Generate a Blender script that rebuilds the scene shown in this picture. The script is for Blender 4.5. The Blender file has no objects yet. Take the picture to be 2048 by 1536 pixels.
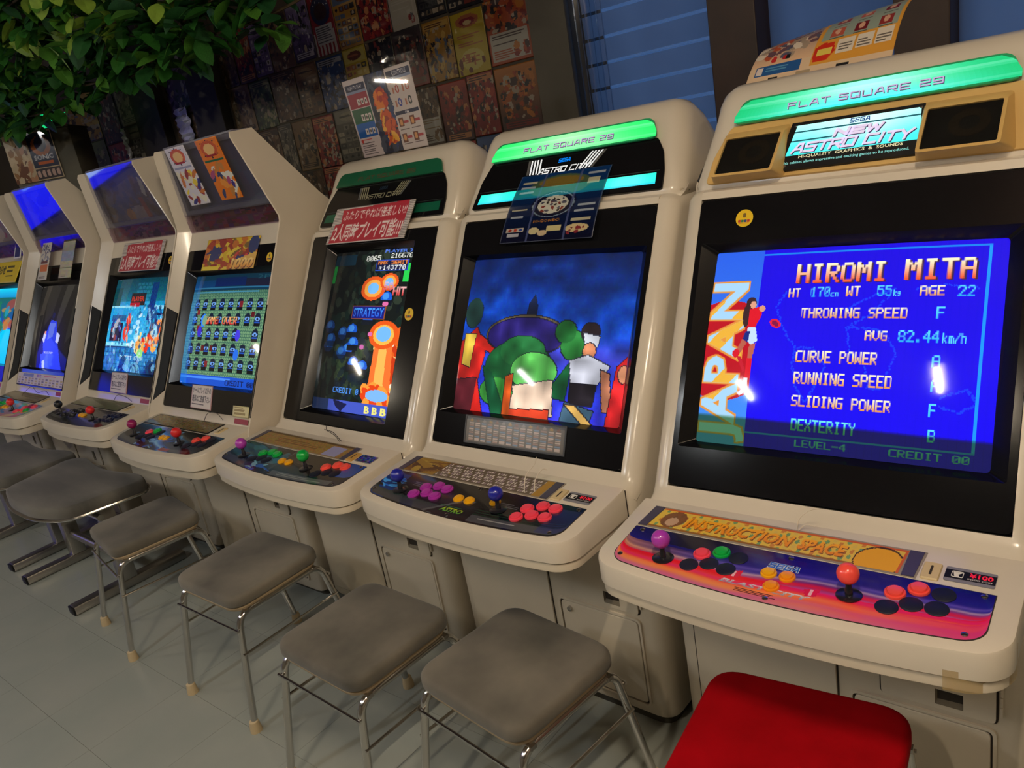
import bpy, bmesh, math, random
import numpy as np
from mathutils import Vector, Matrix
random.seed(7); np.random.seed(7)
SC = bpy.context.scene
COL = SC.collection
PI = math.pi

# ------------------------------------------------------------------ camera
RW = ((0.7730832314, 0.6111801442, -0.1697090116),
      (0.0558046405, -0.3320483599, -0.9416101788),
      (-0.6318450438, 0.7184724894, -0.2908077073))
cam_d = bpy.data.cameras.new('camera')
cam_d.sensor_width = 36.0
cam_d.lens = 1547.47 * 36.0 / 2048.0
cam_d.clip_start = 0.02
cam = bpy.data.objects.new('camera', cam_d); COL.objects.link(cam)
cam.matrix_world = Matrix(((RW[0][0], -RW[1][0], -RW[2][0], 0.46658),
                           (RW[0][1], -RW[1][1], -RW[2][1], -1.11031),
                           (RW[0][2], -RW[1][2], -RW[2][2], 1.48565),
                           (0, 0, 0, 1)))
SC.camera = cam

# ------------------------------------------------------------------ dusk sky outside, ceiling lamps, exposure
world = bpy.data.worlds.new('dusk'); SC.world = world
world.use_nodes = True
bg = world.node_tree.nodes['Background']
bg.inputs[0].default_value = (0.16, 0.36, 0.86, 1)
bg.inputs[1].default_value = 0.34
SC.view_settings.view_transform = 'Standard'
SC.view_settings.look = 'None'
SC.view_settings.exposure = -0.35
SC.view_settings.gamma = 1.0
SC.view_settings.use_curve_mapping = False

# the light of the room: a row of bare ceiling tubes (position, watts, colour), built as lamps below
TUBES = [((-0.15, -2.05, 2.60), 70, (1.0, 0.83, 0.62), 'warm ceiling tube, first of the row'),
         ((0.45, -0.95, 2.60), 84, (1.0, 0.82, 0.60), 'warm ceiling tube above the camera'),
         ((-1.75, -2.40, 2.60), 62, (0.93, 0.97, 1.0), 'neutral ceiling tube, second of the row'),
         ((-3.70, -2.45, 2.60), 40, (0.96, 0.97, 0.96), 'neutral ceiling tube, third of the row'),
         ((-5.80, -2.30, 2.60), 80, (1.0, 0.88, 0.68), 'warm ceiling tube at the far left end'),
         ((1.70, -0.60, 2.60), 20, (1.0, 0.78, 0.54), 'warm ceiling tube right of the camera')]

# ------------------------------------------------------------------ materials
def lin(c):
    return tuple(((v / 12.92) if v <= 0.04045 else ((v + 0.055) / 1.055) ** 2.4) for v in c)
def rgb(r, g, b):
    return lin((r / 255, g / 255, b / 255))
MATS = {}
def mat(name, col, rough=0.5, metal=0.0, var=0.0, scale=8.0, emit=None, es=1.0, coat=0.0, sheen=0.0, bump=0.0,
        bscale=200.0, trans=0.0, alpha=1.0, col2=None, rvar=0.0, spec=0.5, coord='Object', edge=(.32, .68), stretch=None):
    if name in MATS: return MATS[name]
    m = bpy.data.materials.new(name); m.use_nodes = True
    nt = m.node_tree; b = nt.nodes['Principled BSDF']
    c = tuple(col) + (1,)
    b.inputs['Base Color'].default_value = c
    b.inputs['Roughness'].default_value = rough
    b.inputs['Metallic'].default_value = metal
    b.inputs['Specular IOR Level'].default_value = spec
    b.inputs['Coat Weight'].default_value = coat
    b.inputs['Coat Roughness'].default_value = 0.08
    b.inputs['Sheen Weight'].default_value = sheen
    b.inputs['Transmission Weight'].default_value = trans
    b.inputs['Alpha'].default_value = alpha
    if emit:
        b.inputs['Emission Color'].default_value = tuple(emit) + (1,)
        b.inputs['Emission Strength'].default_value = es
    if var > 0 or col2 or rvar > 0:
        tc = nt.nodes.new('ShaderNodeTexCoord')
        nz = nt.nodes.new('ShaderNodeTexNoise'); nz.inputs['Scale'].default_value = scale
        nz.inputs['Detail'].default_value = 5
        src = tc.outputs['Object']
        if coord == 'world':
            src = nt.nodes.new('ShaderNodeNewGeometry').outputs['Position']
        if stretch:
            mp = nt.nodes.new('ShaderNodeMapping'); mp.inputs['Scale'].default_value = stretch; nt.links.new(src, mp.inputs['Vector']); src = mp.outputs[0]
        nt.links.new(src, nz.inputs['Vector'])
        if var > 0 or col2:
            rp = nt.nodes.new('ShaderNodeValToRGB')
            rp.color_ramp.elements[0].position = edge[0]; rp.color_ramp.elements[1].position = edge[1]
            lo = tuple(max(0, v * (1 - var)) for v in col) if not col2 else tuple(col)
            hi = tuple(min(1, v * (1 + var)) for v in col) if not col2 else tuple(col2)
            rp.color_ramp.elements[0].color = lo + (1,); rp.color_ramp.elements[1].color = hi + (1,)
            nt.links.new(nz.outputs['Fac'], rp.inputs[0]); nt.links.new(rp.outputs[0], b.inputs['Base Color'])
        if rvar > 0:
            mr = nt.nodes.new('ShaderNodeMapRange')
            mr.inputs['To Min'].default_value = max(0.02, rough - rvar); mr.inputs['To Max'].default_value = rough + rvar
            nt.links.new(nz.outputs['Fac'], mr.inputs['Value']); nt.links.new(mr.outputs[0], b.inputs['Roughness'])
    if bump > 0:
        n2 = nt.nodes.new('ShaderNodeTexNoise'); n2.inputs['Scale'].default_value = bscale
        bp = nt.nodes.new('ShaderNodeBump'); bp.inputs['Strength'].default_value = bump
        bp.inputs['Distance'].default_value = 0.002
        nt.links.new(n2.outputs['Fac'], bp.inputs['Height']); nt.links.new(bp.outputs[0], b.inputs['Normal'])
    MATS[name] = m
    return m

def print_mat(name, rough=0.4, es=0.0, coat=0.0, spec=0.5):
    """flat print: colours come from the colour attribute of the panel; lit screens also emit it"""
    if name in MATS: return MATS[name]
    m = bpy.data.materials.new(name); m.use_nodes = True
    nt = m.node_tree; b = nt.nodes['Principled BSDF']
    at = nt.nodes.new('ShaderNodeAttribute'); at.attribute_name = 'print'
    b.inputs['Roughness'].default_value = rough
    b.inputs['Specular IOR Level'].default_value = spec
    b.inputs['Coat Weight'].default_value = coat; b.inputs['Coat Roughness'].default_value = 0.06
    if es > 0:
        b.inputs['Base Color'].default_value = (0.012, 0.012, 0.014, 1)
        nt.links.new(at.outputs['Color'], b.inputs['Emission Color'])
        b.inputs['Emission Strength'].default_value = es
    else:
        nt.links.new(at.outputs['Color'], b.inputs['Base Color'])
    MATS[name] = m
    return m

def clear_mat(name, tint=(1, 1, 1), gloss=0.08, rough=0.05, bump=0.0, bscale=6.0):
    if name in MATS: return MATS[name]
    m = bpy.data.materials.new(name); m.use_nodes = True
    nt = m.node_tree; nt.nodes.clear()
    out = nt.nodes.new('ShaderNodeOutputMaterial'); mx = nt.nodes.new('ShaderNodeMixShader')
    tr = nt.nodes.new('ShaderNodeBsdfTransparent'); gl = nt.nodes.new('ShaderNodeBsdfGlossy')
    tr.inputs[0].default_value = tuple(tint) + (1,); gl.inputs['Roughness'].default_value = rough
    fr = nt.nodes.new('ShaderNodeLayerWeight'); fr.inputs['Blend'].default_value = 0.5
    pw = nt.nodes.new('ShaderNodeMath'); pw.operation = 'POWER'; pw.inputs[1].default_value = 4.5
    ml = nt.nodes.new('ShaderNodeMath'); ml.operation = 'MULTIPLY'; ml.inputs[1].default_value = 0.6
    ad = nt.nodes.new('ShaderNodeMath'); ad.operation = 'ADD'; ad.inputs[1].default_value = 0.03 + gloss
    nt.links.new(fr.outputs['Facing'], pw.inputs[0]); nt.links.new(pw.outputs[0], ml.inputs[0]); nt.links.new(ml.outputs[0], ad.inputs[0])
    nt.links.new(ad.outputs[0], mx.inputs[0])
    nt.links.new(tr.outputs[0], mx.inputs[1]); nt.links.new(gl.outputs[0], mx.inputs[2])
    nt.links.new(mx.outputs[0], out.inputs[0])
    if bump > 0:
        n2 = nt.nodes.new('ShaderNodeTexNoise'); n2.inputs['Scale'].default_value = bscale
        bp = nt.nodes.new('ShaderNodeBump'); bp.inputs['Strength'].default_value = bump
        bp.inputs['Distance'].default_value = 0.05
        nt.links.new(n2.outputs['Fac'], bp.inputs['Height'])
        nt.links.new(bp.outputs[0], gl.inputs['Normal']); nt.links.new(bp.outputs[0], fr.inputs['Normal'])
    MATS[name] = m
    return m

CREAM = mat('cream_plastic', rgb(214, 204, 187), 0.23, var=0.05, scale=3.0, coat=0.15, rvar=0.06)
CREAM_B = mat('cream_plastic_base', rgb(205, 194, 174), 0.42, var=0.07, scale=4.0)
PAINT_G = mat('grey_cream_paint', rgb(196, 186, 168), 0.45, var=0.05, scale=5)
YELLOWED = mat('yellowed_plastic', rgb(214, 176, 108), 0.4, var=0.06, scale=9)
BEIGE = mat('beige_plastic', rgb(206, 184, 138), 0.45)
BLACK = mat('gloss_black', (0.006, 0.006, 0.007), 0.10, spec=0.3)
BLACKM = mat('matt_black', (0.008, 0.008, 0.009), 0.5, spec=0.25)
FRAME = mat('screen_frame_black', (0.005, 0.005, 0.006), 0.18, spec=0.22)
GAP = mat('dark_gap', (0.030, 0.022, 0.016), 0.8)
CHROME = mat('chrome', (0.62, 0.60, 0.57), 0.16, metal=1.0, rvar=0.05, scale=40)
STEEL = mat('brushed_steel', (0.40, 0.38, 0.35), 0.34, metal=1.0, rvar=0.08, scale=30)
RUBBER = mat('cream_rubber', rgb(196, 176, 140), 0.6)
SCREW = mat('screw_steel', (0.55, 0.53, 0.5), 0.25, metal=1.0)
DARKPL = mat('plinth_dark', rgb(70, 66, 58), 0.6)

# ------------------------------------------------------------------ mesh helpers
def link(o, parent=None):
    COL.objects.link(o)
    if parent is not None: o.parent = parent
    return o
def tag(o, label, cat=None, group=None, kind=None):
    if label: o['label'] = label
    if cat: o['category'] = cat
    if group: o['group'] = group
    if kind: o['kind'] = kind
    return o
def thing(name, label, cat, loc=(0, 0, 0), rz=0.0, group=None):
    o = bpy.data.objects.new(name, None); o.empty_display_size = 0.05
    link(o); o.location = loc; o.rotation_euler = (0, 0, rz)
    return tag(o, label, cat, group)
def finish(me, smooth):
    if smooth:
        me.shade_smooth(); me.set_sharp_from_angle(angle=math.radians(smooth if smooth > 1 else 38))
def mk(name, geo, m, parent=None, smooth=38, loc=None, rot=None):
    v, f = geo
    me = bpy.data.meshes.new(name)
    me.from_pydata([tuple(p) for p in v], [], f)
    bm = bmesh.new(); bm.from_mesh(me); bmesh.ops.recalc_face_normals(bm, faces=bm.faces); bm.to_mesh(me); bm.free()
    me.materials.append(m); finish(me, smooth)
    o = bpy.data.objects.new(name, me); link(o, parent)
    if loc is not None: o.location = loc
    if rot is not None: o.rotation_euler = rot
    return o
def join(*gs):
    V, F = [], []
    for v, f in gs:
        n = len(V); V += [tuple(p) for p in v]; F += [[i + n for i in q] for q in f]
    return V, F
def bm_geo(bm):
    bm.verts.index_update()
    g = ([tuple(v.co) for v in bm.verts], [[v.index for v in f.verts] for f in bm.faces]); bm.free(); return g
def box(x0, x1, y0, y1, z0, z1, bev=0.0, seg=2):
    v = [(x, y, z) for x in (x0, x1) for y in (y0, y1) for z in (z0, z1)]
    f = [[0, 1, 3, 2], [4, 6, 7, 5], [0, 4, 5, 1], [2, 3, 7, 6], [0, 2, 6, 4], [1, 5, 7, 3]]
    if bev <= 0: return v, f
    bm = bmesh.new(); vs = [bm.verts.new(p) for p in v]
    for q in f: bm.faces.new([vs[i] for i in q])
    bmesh.ops.recalc_face_normals(bm, faces=bm.faces)
    bmesh.ops.bevel(bm, geom=list(bm.edges), offset=bev, segments=seg, affect='EDGES', profile=0.5)
    return bm_geo(bm)
def prism(prof, x0, x1, bev0=0.0, bev1=0.0, seg=5, taper=None):
    """extrude a (y,z) profile along x; bevel the rims at x0 / x1"""
    n = len(prof); bm = bmesh.new()
    a = [bm.verts.new((x0, y, z)) for y, z in prof]; b = [bm.verts.new((x1, y, z)) for y, z in prof]
    f0 = bm.faces.new(a); f1 = bm.faces.new(b[::-1])
    for i in range(n): bm.faces.new([a[i], b[i], b[(i + 1) % n], a[(i + 1) % n]])
    bmesh.ops.recalc_face_normals(bm, faces=bm.faces)
    if taper:
        for v in bm.verts: v.co.x *= taper(v.co.y, v.co.z)
    for face, bv in ((f0, bev0), (f1, bev1)):
        if bv > 0:
            bmesh.ops.bevel(bm, geom=list(face.edges), offset=bv, segments=seg, affect='EDGES', profile=0.5)
    return bm_geo(bm)
def loft(secs, cap0=True, cap1=True):
    n = len(secs[0]); V = []; F = []
    for s in secs: V += [tuple(p) for p in s]
    for k in range(len(secs) - 1):
        for i in range(n):
            j = (i + 1) % n
            F.append([k * n + i, k * n + j, (k + 1) * n + j, (k + 1) * n + i])
    if cap0: F.append(list(range(n))[::-1])
    if cap1: F.append([(len(secs) - 1) * n + i for i in range(n)])
    return V, F
def lathe(prof, n=24, ax='z'):
    """prof: list of (r, h)"""
    V = []; F = []
    for r, h in prof:
        for i in range(n):
            a = 2 * PI * i / n
            V.append((r * math.cos(a), r * math.sin(a), h))
    for k in range(len(prof) - 1):
        for i in range(n):
            j = (i + 1) % n
            F.append([k * n + i, k * n + j, (k + 1) * n + j, (k + 1) * n + i])
    F.append([i for i in range(n)][::-1]); F.append([(len(prof) - 1) * n + i for i in range(n)])
    return V, F
def ball(r, c=(0, 0, 0), n=24, m=14):
    pr = [(max(1e-5, r * math.sin(PI * k / m)), -r * math.cos(PI * k / m)) for k in range(m + 1)]
    v, f = lathe(pr, n)
    return [(x + c[0], y + c[1], z + c[2]) for x, y, z in v], f
def tube(path, r, n=10, caps=True):
    P = [Vector(p) for p in path]; V = []; F = []
    t0 = (P[1] - P[0]).normalized()
    ref = Vector((0, 0, 1)) if abs(t0.z) < 0.9 else Vector((1, 0, 0))
    u = t0.cross(ref).normalized()
    for k, p in enumerate(P):
        t = (P[min(k + 1, len(P) - 1)] - P[max(k - 1, 0)]).normalized()
        u = (u - t * u.dot(t)).normalized(); w = t.cross(u)
        for i in range(n):
            a = 2 * PI * i / n
            V.append(tuple(p + (u * math.cos(a) + w * math.sin(a)) * r))
    for k in range(len(P) - 1):
        for i in range(n):
            j = (i + 1) % n
            F.append([k * n + i, k * n + j, (k + 1) * n + j, (k + 1) * n + i])
    if caps:
        F.append(list(range(n))[::-1]); F.append([(len(P) - 1) * n + i for i in range(n)])
    return V, F
def fillet(pts, r, seg=6):
    """round the corners of an open 3D polyline"""
    P = [Vector(p) for p in pts]; out = [P[0]]
    for a, b, c in zip(P, P[1:], P[2:]):
        d0 = (a - b); d1 = (c - b); k = min(r, d0.length * 0.48, d1.length * 0.48)
        p0 = b + d0.normalized() * k; p1 = b + d1.normalized() * k
        for i in range(seg + 1):
            t = i / seg
            out.append(p0 * (1 - t) ** 2 + b * 2 * t * (1 - t) + p1 * t ** 2)
    out.append(P[-1])
    return [tuple(p) for p in out]
def roundpoly(pts, r, seg=5):
    """round a closed 2D polygon"""
    out = []; n = len(pts)
    for i in range(n):
        a = Vector(pts[i - 1]); b = Vector(pts[i]); c = Vector(pts[(i + 1) % n])
        rr = r[i] if isinstance(r, (list, tuple)) else r
        d0 = a - b; d1 = c - b; k = min(rr, d0.length * 0.48, d1.length * 0.48)
        p0 = b + d0.normalized() * k; p1 = b + d1.normalized() * k
        for j in range(seg + 1):
            t = j / seg
            q = p0 * (1 - t) ** 2 + b * 2 * t * (1 - t) + p1 * t ** 2
            out.append((q.x, q.y))
    return out
def rrect(x0, x1, s0, s1, r, seg=4):
    return roundpoly([(x0, s0), (x1, s0), (x1, s1), (x0, s1)], r, seg)
class Plane:
    """tilted front plane of a cabinet: x across, s up along the plane, d out of it"""
    def __init__(self, y0, z0, y1, z1):
        L = math.hypot(y1 - y0, z1 - z0)
        self.o = (y0, z0); self.e = ((y1 - y0) / L, (z1 - z0) / L); self.n = (-self.e[1], self.e[0]); self.L = L
    def __call__(self, x, s, d=0.0):
        return (x, self.o[0] + self.e[0] * s + self.n[0] * d, self.o[1] + self.e[1] * s + self.n[1] * d)
class Deck:
    """nearly level control deck top: x across, s = y, d up"""
    def __init__(self, a=0.706, y=-0.043, k=0.0976): self.a, self.y, self.k = a, y, k
    def z(self, y): return self.a + (y - self.y) * self.k
    def __call__(self, x, s, d=0.0): return (x, s - d * self.k, self.z(s) + d)
class Wall:
    """vertical plane at y, facing -y"""
    def __init__(self, y, x=0.0, z=0.0): self.y, self.x, self.zz = y, x, z
    def __call__(self, x, s, d=0.0): return (self.x + x, self.y - d, self.zz + s)
def slab(pl, pts, d0, d1, inset=0.0):
    n = len(pts); cx = sum(p[0] for p in pts) / n; cs = sum(p[1] for p in pts) / n
    secs = [[pl(x, s, d0) for x, s in pts], [pl(x, s, d1 - inset) for x, s in pts]]
    if inset > 0:
        q = []
        for x, s in pts:
            L = math.hypot(x - cx, s - cs) + 1e-9
            q.append(pl(x - (x - cx) / L * inset, s - (s - cs) / L * inset, d1))
        secs.append(q)
    return loft(secs)
def ringslab(pl, outer, inner, d0, d1):
    """frame with a hole; outer and inner have the same number of points"""
    n = len(outer); V = []; F = []
    for pts, d in ((outer, d0), (outer, d1), (inner, d1), (inner, d0)):
        V += [pl(x, s, d) for x, s in pts]
    for k in range(4):
        a, b = k * n, ((k + 1) % 4) * n
        for i in range(n):
            j = (i + 1) % n
            F.append([a + i, a + j, b + j, b + i])
    return V, F

# ------------------------------------------------------------------ lettering and print
_dg = bpy.context.evaluated_depsgraph_get
_tcache = {}
def text_geo(s, bold=0.0, shear=0.0):
    key = (s, bold, shear)
    if key in _tcache: return _tcache[key]
    c = bpy.data.curves.new('tmp', 'FONT'); c.body = s; c.shear = shear; c.offset = bold
    c.resolution_u = 2
    o = bpy.data.objects.new('tmp', c); COL.objects.link(o)
    bpy.context.view_layer.update()
    me = bpy.data.meshes.new_from_object(o.evaluated_get(_dg()))
    me.calc_loop_triangles()
    v = np.zeros(len(me.vertices) * 3); me.vertices.foreach_get('co', v); v = v.reshape(-1, 3)[:, :2]
    t = np.zeros(len(me.loop_triangles) * 3, dtype=int); me.loop_triangles.foreach_get('vertices', t); t = t.reshape(-1, 3)
    bpy.data.objects.remove(o); bpy.data.curves.remove(c); bpy.data.meshes.remove(me)
    if len(v):
        v = v - v.min(0); sz = v.max(0) + 1e-9; v = v / sz
    _tcache[key] = (v, t)
    return v, t
def lettering(parent, text, pl, x0, x1, s0, s1, d, m, bold=0.0, shear=0.0, flip=False, name='lettering', skew=0.0):
    v, t = text_geo(text, bold, shear)
    V = []
    for a, b in v:
        if flip: a, b = 1 - a, 1 - b
        V.append(pl(x0 + (x1 - x0) * a + skew * b, s0 + (s1 - s0) * b, d))
    o = mk(name, (V, t.tolist()), m, parent, smooth=0); o['kind'] = 'stuff'
    return o
_mcache = {}
def text_mask(text, w, h, bold=0.0, shear=0.0):
    w, h = max(1, int(w)), max(1, int(h)); key = (text, w, h, bold, shear)
    if key in _mcache: return _mcache[key]
    S = 2; W, H = w * S, h * S
    out = np.zeros((H, W)); v, t = text_geo(text, bold, shear)
    P = v * np.array([W, H]); P[:, 1] = H - P[:, 1]
    for a, b, c in t:
        A, B, C = P[a], P[b], P[c]
        x0, x1 = int(max(0, math.floor(min(A[0], B[0], C[0]) - .5))), int(min(W - 1, math.ceil(max(A[0], B[0], C[0]))))
        y0, y1 = int(max(0, math.floor(min(A[1], B[1], C[1]) - .5))), int(min(H - 1, math.ceil(max(A[1], B[1], C[1]))))
        if x1 < x0 or y1 < y0: continue
        X, Y = np.meshgrid(np.arange(x0, x1 + 1) + .5, np.arange(y0, y1 + 1) + .5)
        den = (B[1] - C[1]) * (A[0] - C[0]) + (C[0] - B[0]) * (A[1] - C[1])
        if abs(den) < 1e-9: continue
        l0 = ((B[1] - C[1]) * (X - C[0]) + (C[0] - B[0]) * (Y - C[1])) / den
        l1 = ((C[1] - A[1]) * (X - C[0]) + (A[0] - C[0]) * (Y - C[1])) / den
        out[y0:y1 + 1, x0:x1 + 1][(l0 >= -.01) & (l1 >= -.01) & (l0 + l1 <= 1.01)] = 1
    r = out.reshape(h, S, w, S).mean((1, 3)); _mcache[key] = r
    return r
STROKES = {
 'A': [[(0, 0), (.42, 1), (.78, 1), (1, 0)], [(.2, .35), (.92, .35)]], 'S': [[(1, 1), (.05, 1), (0, .55), (1, .5), (.95, 0), (0, 0)]], 'T': [[(0, 1), (1, 1)], [(.5, 1), (.5, 0)]],
 'R': [[(0, 0), (0, 1), (1, 1), (1, .5), (0, .45)], [(.5, .45), (1, 0)]], 'O': [[(0, 0), (0, 1), (1, 1), (1, 0), (0, 0)]], 'C': [[(1, 1), (0, 1), (0, 0), (1, 0)]], 'I': [[(.5, 0), (.5, 1)]],
 'Y': [[(0, 1), (.5, .45), (1, 1)], [(.5, .45), (.5, 0)]], 'N': [[(0, 0), (0, 1), (1, 0), (1, 1)]], 'E': [[(1, 1), (0, 1), (0, 0), (1, 0)], [(0, .5), (.9, .5)]], 'W': [[(0, 1), (.2, 0), (.5, .85), (.8, 0), (1, 1)]],
 'F': [[(0, 0), (0, 1), (1, 1)], [(0, .5), (.85, .5)]], 'L': [[(0, 1), (0, 0), (1, 0)]], 'Q': [[(0, 0), (0, 1), (1, 1), (1, 0), (0, 0)], [(.6, .3), (1.02, -.04)]], 'U': [[(0, 1), (0, 0), (1, 0), (1, 1)]],
 '2': [[(0, 1), (1, 1), (1, .52), (0, .46), (0, 0), (1, 0)]], '9': [[(1, .45), (0, .45), (0, 1), (1, 1), (1, 0), (0, 0)]], 'G': [[(1, 1), (0, 1), (0, 0), (1, 0), (1, .45), (.5, .45)]]}
def stroke_letters(parent, text, pl, x0, x1, s0, s1, d, m, w=.16, gap=.34, shear=0.0):
    """wide squared lettering built from strokes; w and gap are fractions of the letter width"""
    units = []; x = 0.0
    for ch in text:
        if ch == ' ': x += .75; continue
        lw = .35 if ch == 'I' else 1.0
        units.append((ch, x, lw)); x += lw + gap
    k = (x1 - x0) / (x - gap); h = s1 - s0; t = w * k / 2; V, F = [], []
    for ch, ux, lw in units:
        for line in STROKES[ch]:
            for (a, b), (c_, e) in zip(line, line[1:]):
                p = Vector((x0 + (ux + a * lw) * k, s0 + b * h)); q = Vector((x0 + (ux + c_ * lw) * k, s0 + e * h))
                u = (q - p).normalized(); nn = Vector((-u.y, u.x)); p = p - u * t; q = q + u * t; n = len(V)
                for z in (p - nn * t, q - nn * t, q + nn * t, p + nn * t): V.append(pl(z.x + shear * (z.y - s0), z.y, d))
                F.append([n, n + 1, n + 2, n + 3])
    o = mk('lettering', (V, F), m, parent, smooth=0); o['kind'] = 'stuff'
    return o
PIX = {}
for row in """A .###. #...# #...# ##### #...# #...# #...#
B ####. #...# #...# ####. #...# #...# ####.
C .#### #.... #.... #.... #.... #.... .####
D ####. #...# #...# #...# #...# #...# ####.
E ##### #.... #.... ####. #.... #.... #####
F ##### #.... #.... ####. #.... #.... #....
G .#### #.... #.... #.### #...# #...# .####
H #...# #...# #...# ##### #...# #...# #...#
I .###. ..#.. ..#.. ..#.. ..#.. ..#.. .###.
L #.... #.... #.... #.... #.... #.... #####
M #...# ##.## #.#.# #.#.# #...# #...# #...#
N #...# ##..# ##..# #.#.# #..## #..## #...#
O .###. #...# #...# #...# #...# #...# .###.
P ####. #...# #...# ####. #.... #.... #....
R ####. #...# #...# ####. #.#.. #..#. #...#
S .#### #.... #.... .###. ....# ....# ####.
T ##### ..#.. ..#.. ..#.. ..#.. ..#.. ..#..
U #...# #...# #...# #...# #...# #...# .###.
V #...# #...# #...# #...# #...# .#.#. ..#..
W #...# #...# #...# #.#.# #.#.# ##.## #...#
X #...# #...# .#.#. ..#.. .#.#. #...# #...#
Y #...# #...# .#.#. ..#.. ..#.. ..#.. ..#..
0 .###. #...# #..## #.#.# ##..# #...# .###.
1 ..#.. .##.. ..#.. ..#.. ..#.. ..#.. .###.
2 .###. #...# ....# ...#. ..#.. .#... #####
4 ...#. ..##. .#.#. #..#. ##### ...#. ...#.
5 ##### #.... ####. ....# ....# #...# .###.
6 .###. #.... #.... ####. #...# #...# .###.
7 ##### ....# ...#. ..#.. ..#.. ..#.. ..#..
8 .###. #...# #...# .###. #...# #...# .###.
3 .###. #...# ....# ..##. ....# #...# .###.
- ..... ..... ..... ##### ..... ..... .....
. ..... ..... ..... ..... ..... .##.. .##..
/ ....# ....# ...#. ..#.. .#... #.... #....
+ ..... ..#.. ..#.. ##### ..#.. ..#.. .....
c ..... ..... .#### #.... #.... #.... .####
m ..... ..... ####. #.#.# #.#.# #.#.# #.#.#
k #.... #.... #..#. #.#.. ##... #.#.. #..#.
g ..... ..... .#### #...# .#### ....# .###.
h #.... #.... ####. #...# #...# #...# #...#""".split('\n'):
    q = row.split(' '); PIX[q[0]] = np.array([[ch == '#' for ch in ln] for ln in q[1:]], float)
def pix_mask(text, w, h, bold=1):
    g = np.zeros((7, 6 * len(text) - 1))
    for i, ch in enumerate(text):
        if ch != ' ': g[:, 6 * i:6 * i + 5] = PIX[ch]
    g = g.repeat(4, 0).repeat(4, 1)
    for _ in range(bold): g = np.maximum(g, np.roll(g, 1, 1))
    H, W = g.shape; yi = (np.arange(h * 3) + .5) * H / (h * 3); xi = (np.arange(w * 3) + .5) * W / (w * 3)
    return g[yi.astype(int)][:, xi.astype(int)].reshape(h, 3, w, 3).mean((1, 3))
class Canvas:
    """colour raster that becomes a printed or lit panel, u right and v down, both 0..1"""
    def __init__(self, w, h, c=(0, 0, 0)):
        self.w, self.h = w, h
        self.a = np.zeros((h, w, 3)); self.a[:] = np.array(c) / 255.0
        self.U, self.V = np.meshgrid((np.arange(w) + .5) / w, (np.arange(h) + .5) / h)
    def put(self, mask, c, k=1.0):
        m = (np.asarray(mask, float) * k)[..., None]
        c = np.array(c, float) / 255.0
        self.a = self.a * (1 - m) + c * m; return self
    def rect(self, u0, v0, u1, v1, c, k=1.0):
        return self.put((self.U >= u0) & (self.U < u1) & (self.V >= v0) & (self.V < v1), c, k)
    def ell(self, u, v, ru, rv, c, k=1.0, rot=0.0):
        du, dv = self.U - u, self.V - v
        if rot:
            co, si = math.cos(rot), math.sin(rot); du, dv = du * co + dv * si, -du * si + dv * co
        return self.put((du / ru) ** 2 + (dv / rv) ** 2 < 1, c, k)
    def poly(self, pts, c, k=1.0):
        ins = np.zeros(self.U.shape, bool); n = len(pts)
        for i in range(n):
            x0, y0 = pts[i]; x1, y1 = pts[(i + 1) % n]
            cond = (y0 > self.V) != (y1 > self.V)
            with np.errstate(divide='ignore', invalid='ignore'):
                xi = (x1 - x0) * (self.V - y0) / (y1 - y0 if y1 != y0 else 1e-9) + x0
            ins ^= cond & (self.U < xi)
        return self.put(ins, c, k)
    def vgrad(self, c0, c1, v0=0.0, v1=1.0, u0=0.0, u1=1.0):
        t = np.clip((self.V - v0) / (v1 - v0), 0, 1)[..., None]
        g = np.array(c0) / 255 * (1 - t) + np.array(c1) / 255 * t
        m = ((self.V >= v0) & (self.V < v1) & (self.U >= u0) & (self.U < u1))[..., None]
        self.a = np.where(m, g, self.a); return self
    def text(self, s, u0, v0, u1, v1, c, c2=None, bold=0.0, shear=0.0, rot=0, shadow=None):
        x0, x1 = int(round(u0 * self.w)), int(round(u1 * self.w)); y0, y1 = int(round(v0 * self.h)), int(round(v1 * self.h))
        w, h = x1 - x0, y1 - y0
        if w < 1 or h < 1: return self
        mk_ = text_mask(s, w, h, bold, shear) if not rot else np.rot90(text_mask(s, h, w, bold, shear))
        if shadow is not None:
            self._blit(mk_, x0 + 1, y0 + 1, np.array(shadow, float)[None, None] / 255 * np.ones((h, w, 1)))
        t = np.linspace(0, 1, h)[:, None, None]
        cc = np.array(c, float) / 255 * (1 - t) + np.array(c2 if c2 else c, float) / 255 * t
        self._blit(mk_, x0, y0, cc * np.ones((1, w, 1)))
        return self
    def pix(self, s, u0, v0, u1, v1, c, c2=None, shadow=None, bold=2):
        x0, x1 = int(round(u0 * self.w)), int(round(u1 * self.w)); y0, y1 = int(round(v0 * self.h)), int(round(v1 * self.h)); w, h = x1 - x0, y1 - y0
        m = pix_mask(s, w, h, bold)
        if shadow is not None: self._blit(m, x0 + 2, y0 + 1, np.array(shadow, float)[None, None] / 255 * np.ones((h, w, 1)))
        t = np.linspace(0, 1, h)[:, None, None] ** 1.3
        self._blit(m, x0, y0, (np.array(c, float) / 255 * (1 - t) + np.array(c2 if c2 else c, float) / 255 * t) * np.ones((1, w, 1))); return self
    def _blit(self, m, x0, y0, cc):
        h, w = m.shape
        X0, Y0, X1, Y1 = max(0, x0), max(0, y0), min(self.w, x0 + w), min(self.h, y0 + h)
        if X1 <= X0 or Y1 <= Y0: return
        mm = m[Y0 - y0:Y1 - y0, X0 - x0:X1 - x0, None]; c = cc[Y0 - y0:Y1 - y0, X0 - x0:X1 - x0]
        self.a[Y0:Y1, X0:X1] = self.a[Y0:Y1, X0:X1] * (1 - mm) + c * mm
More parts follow.
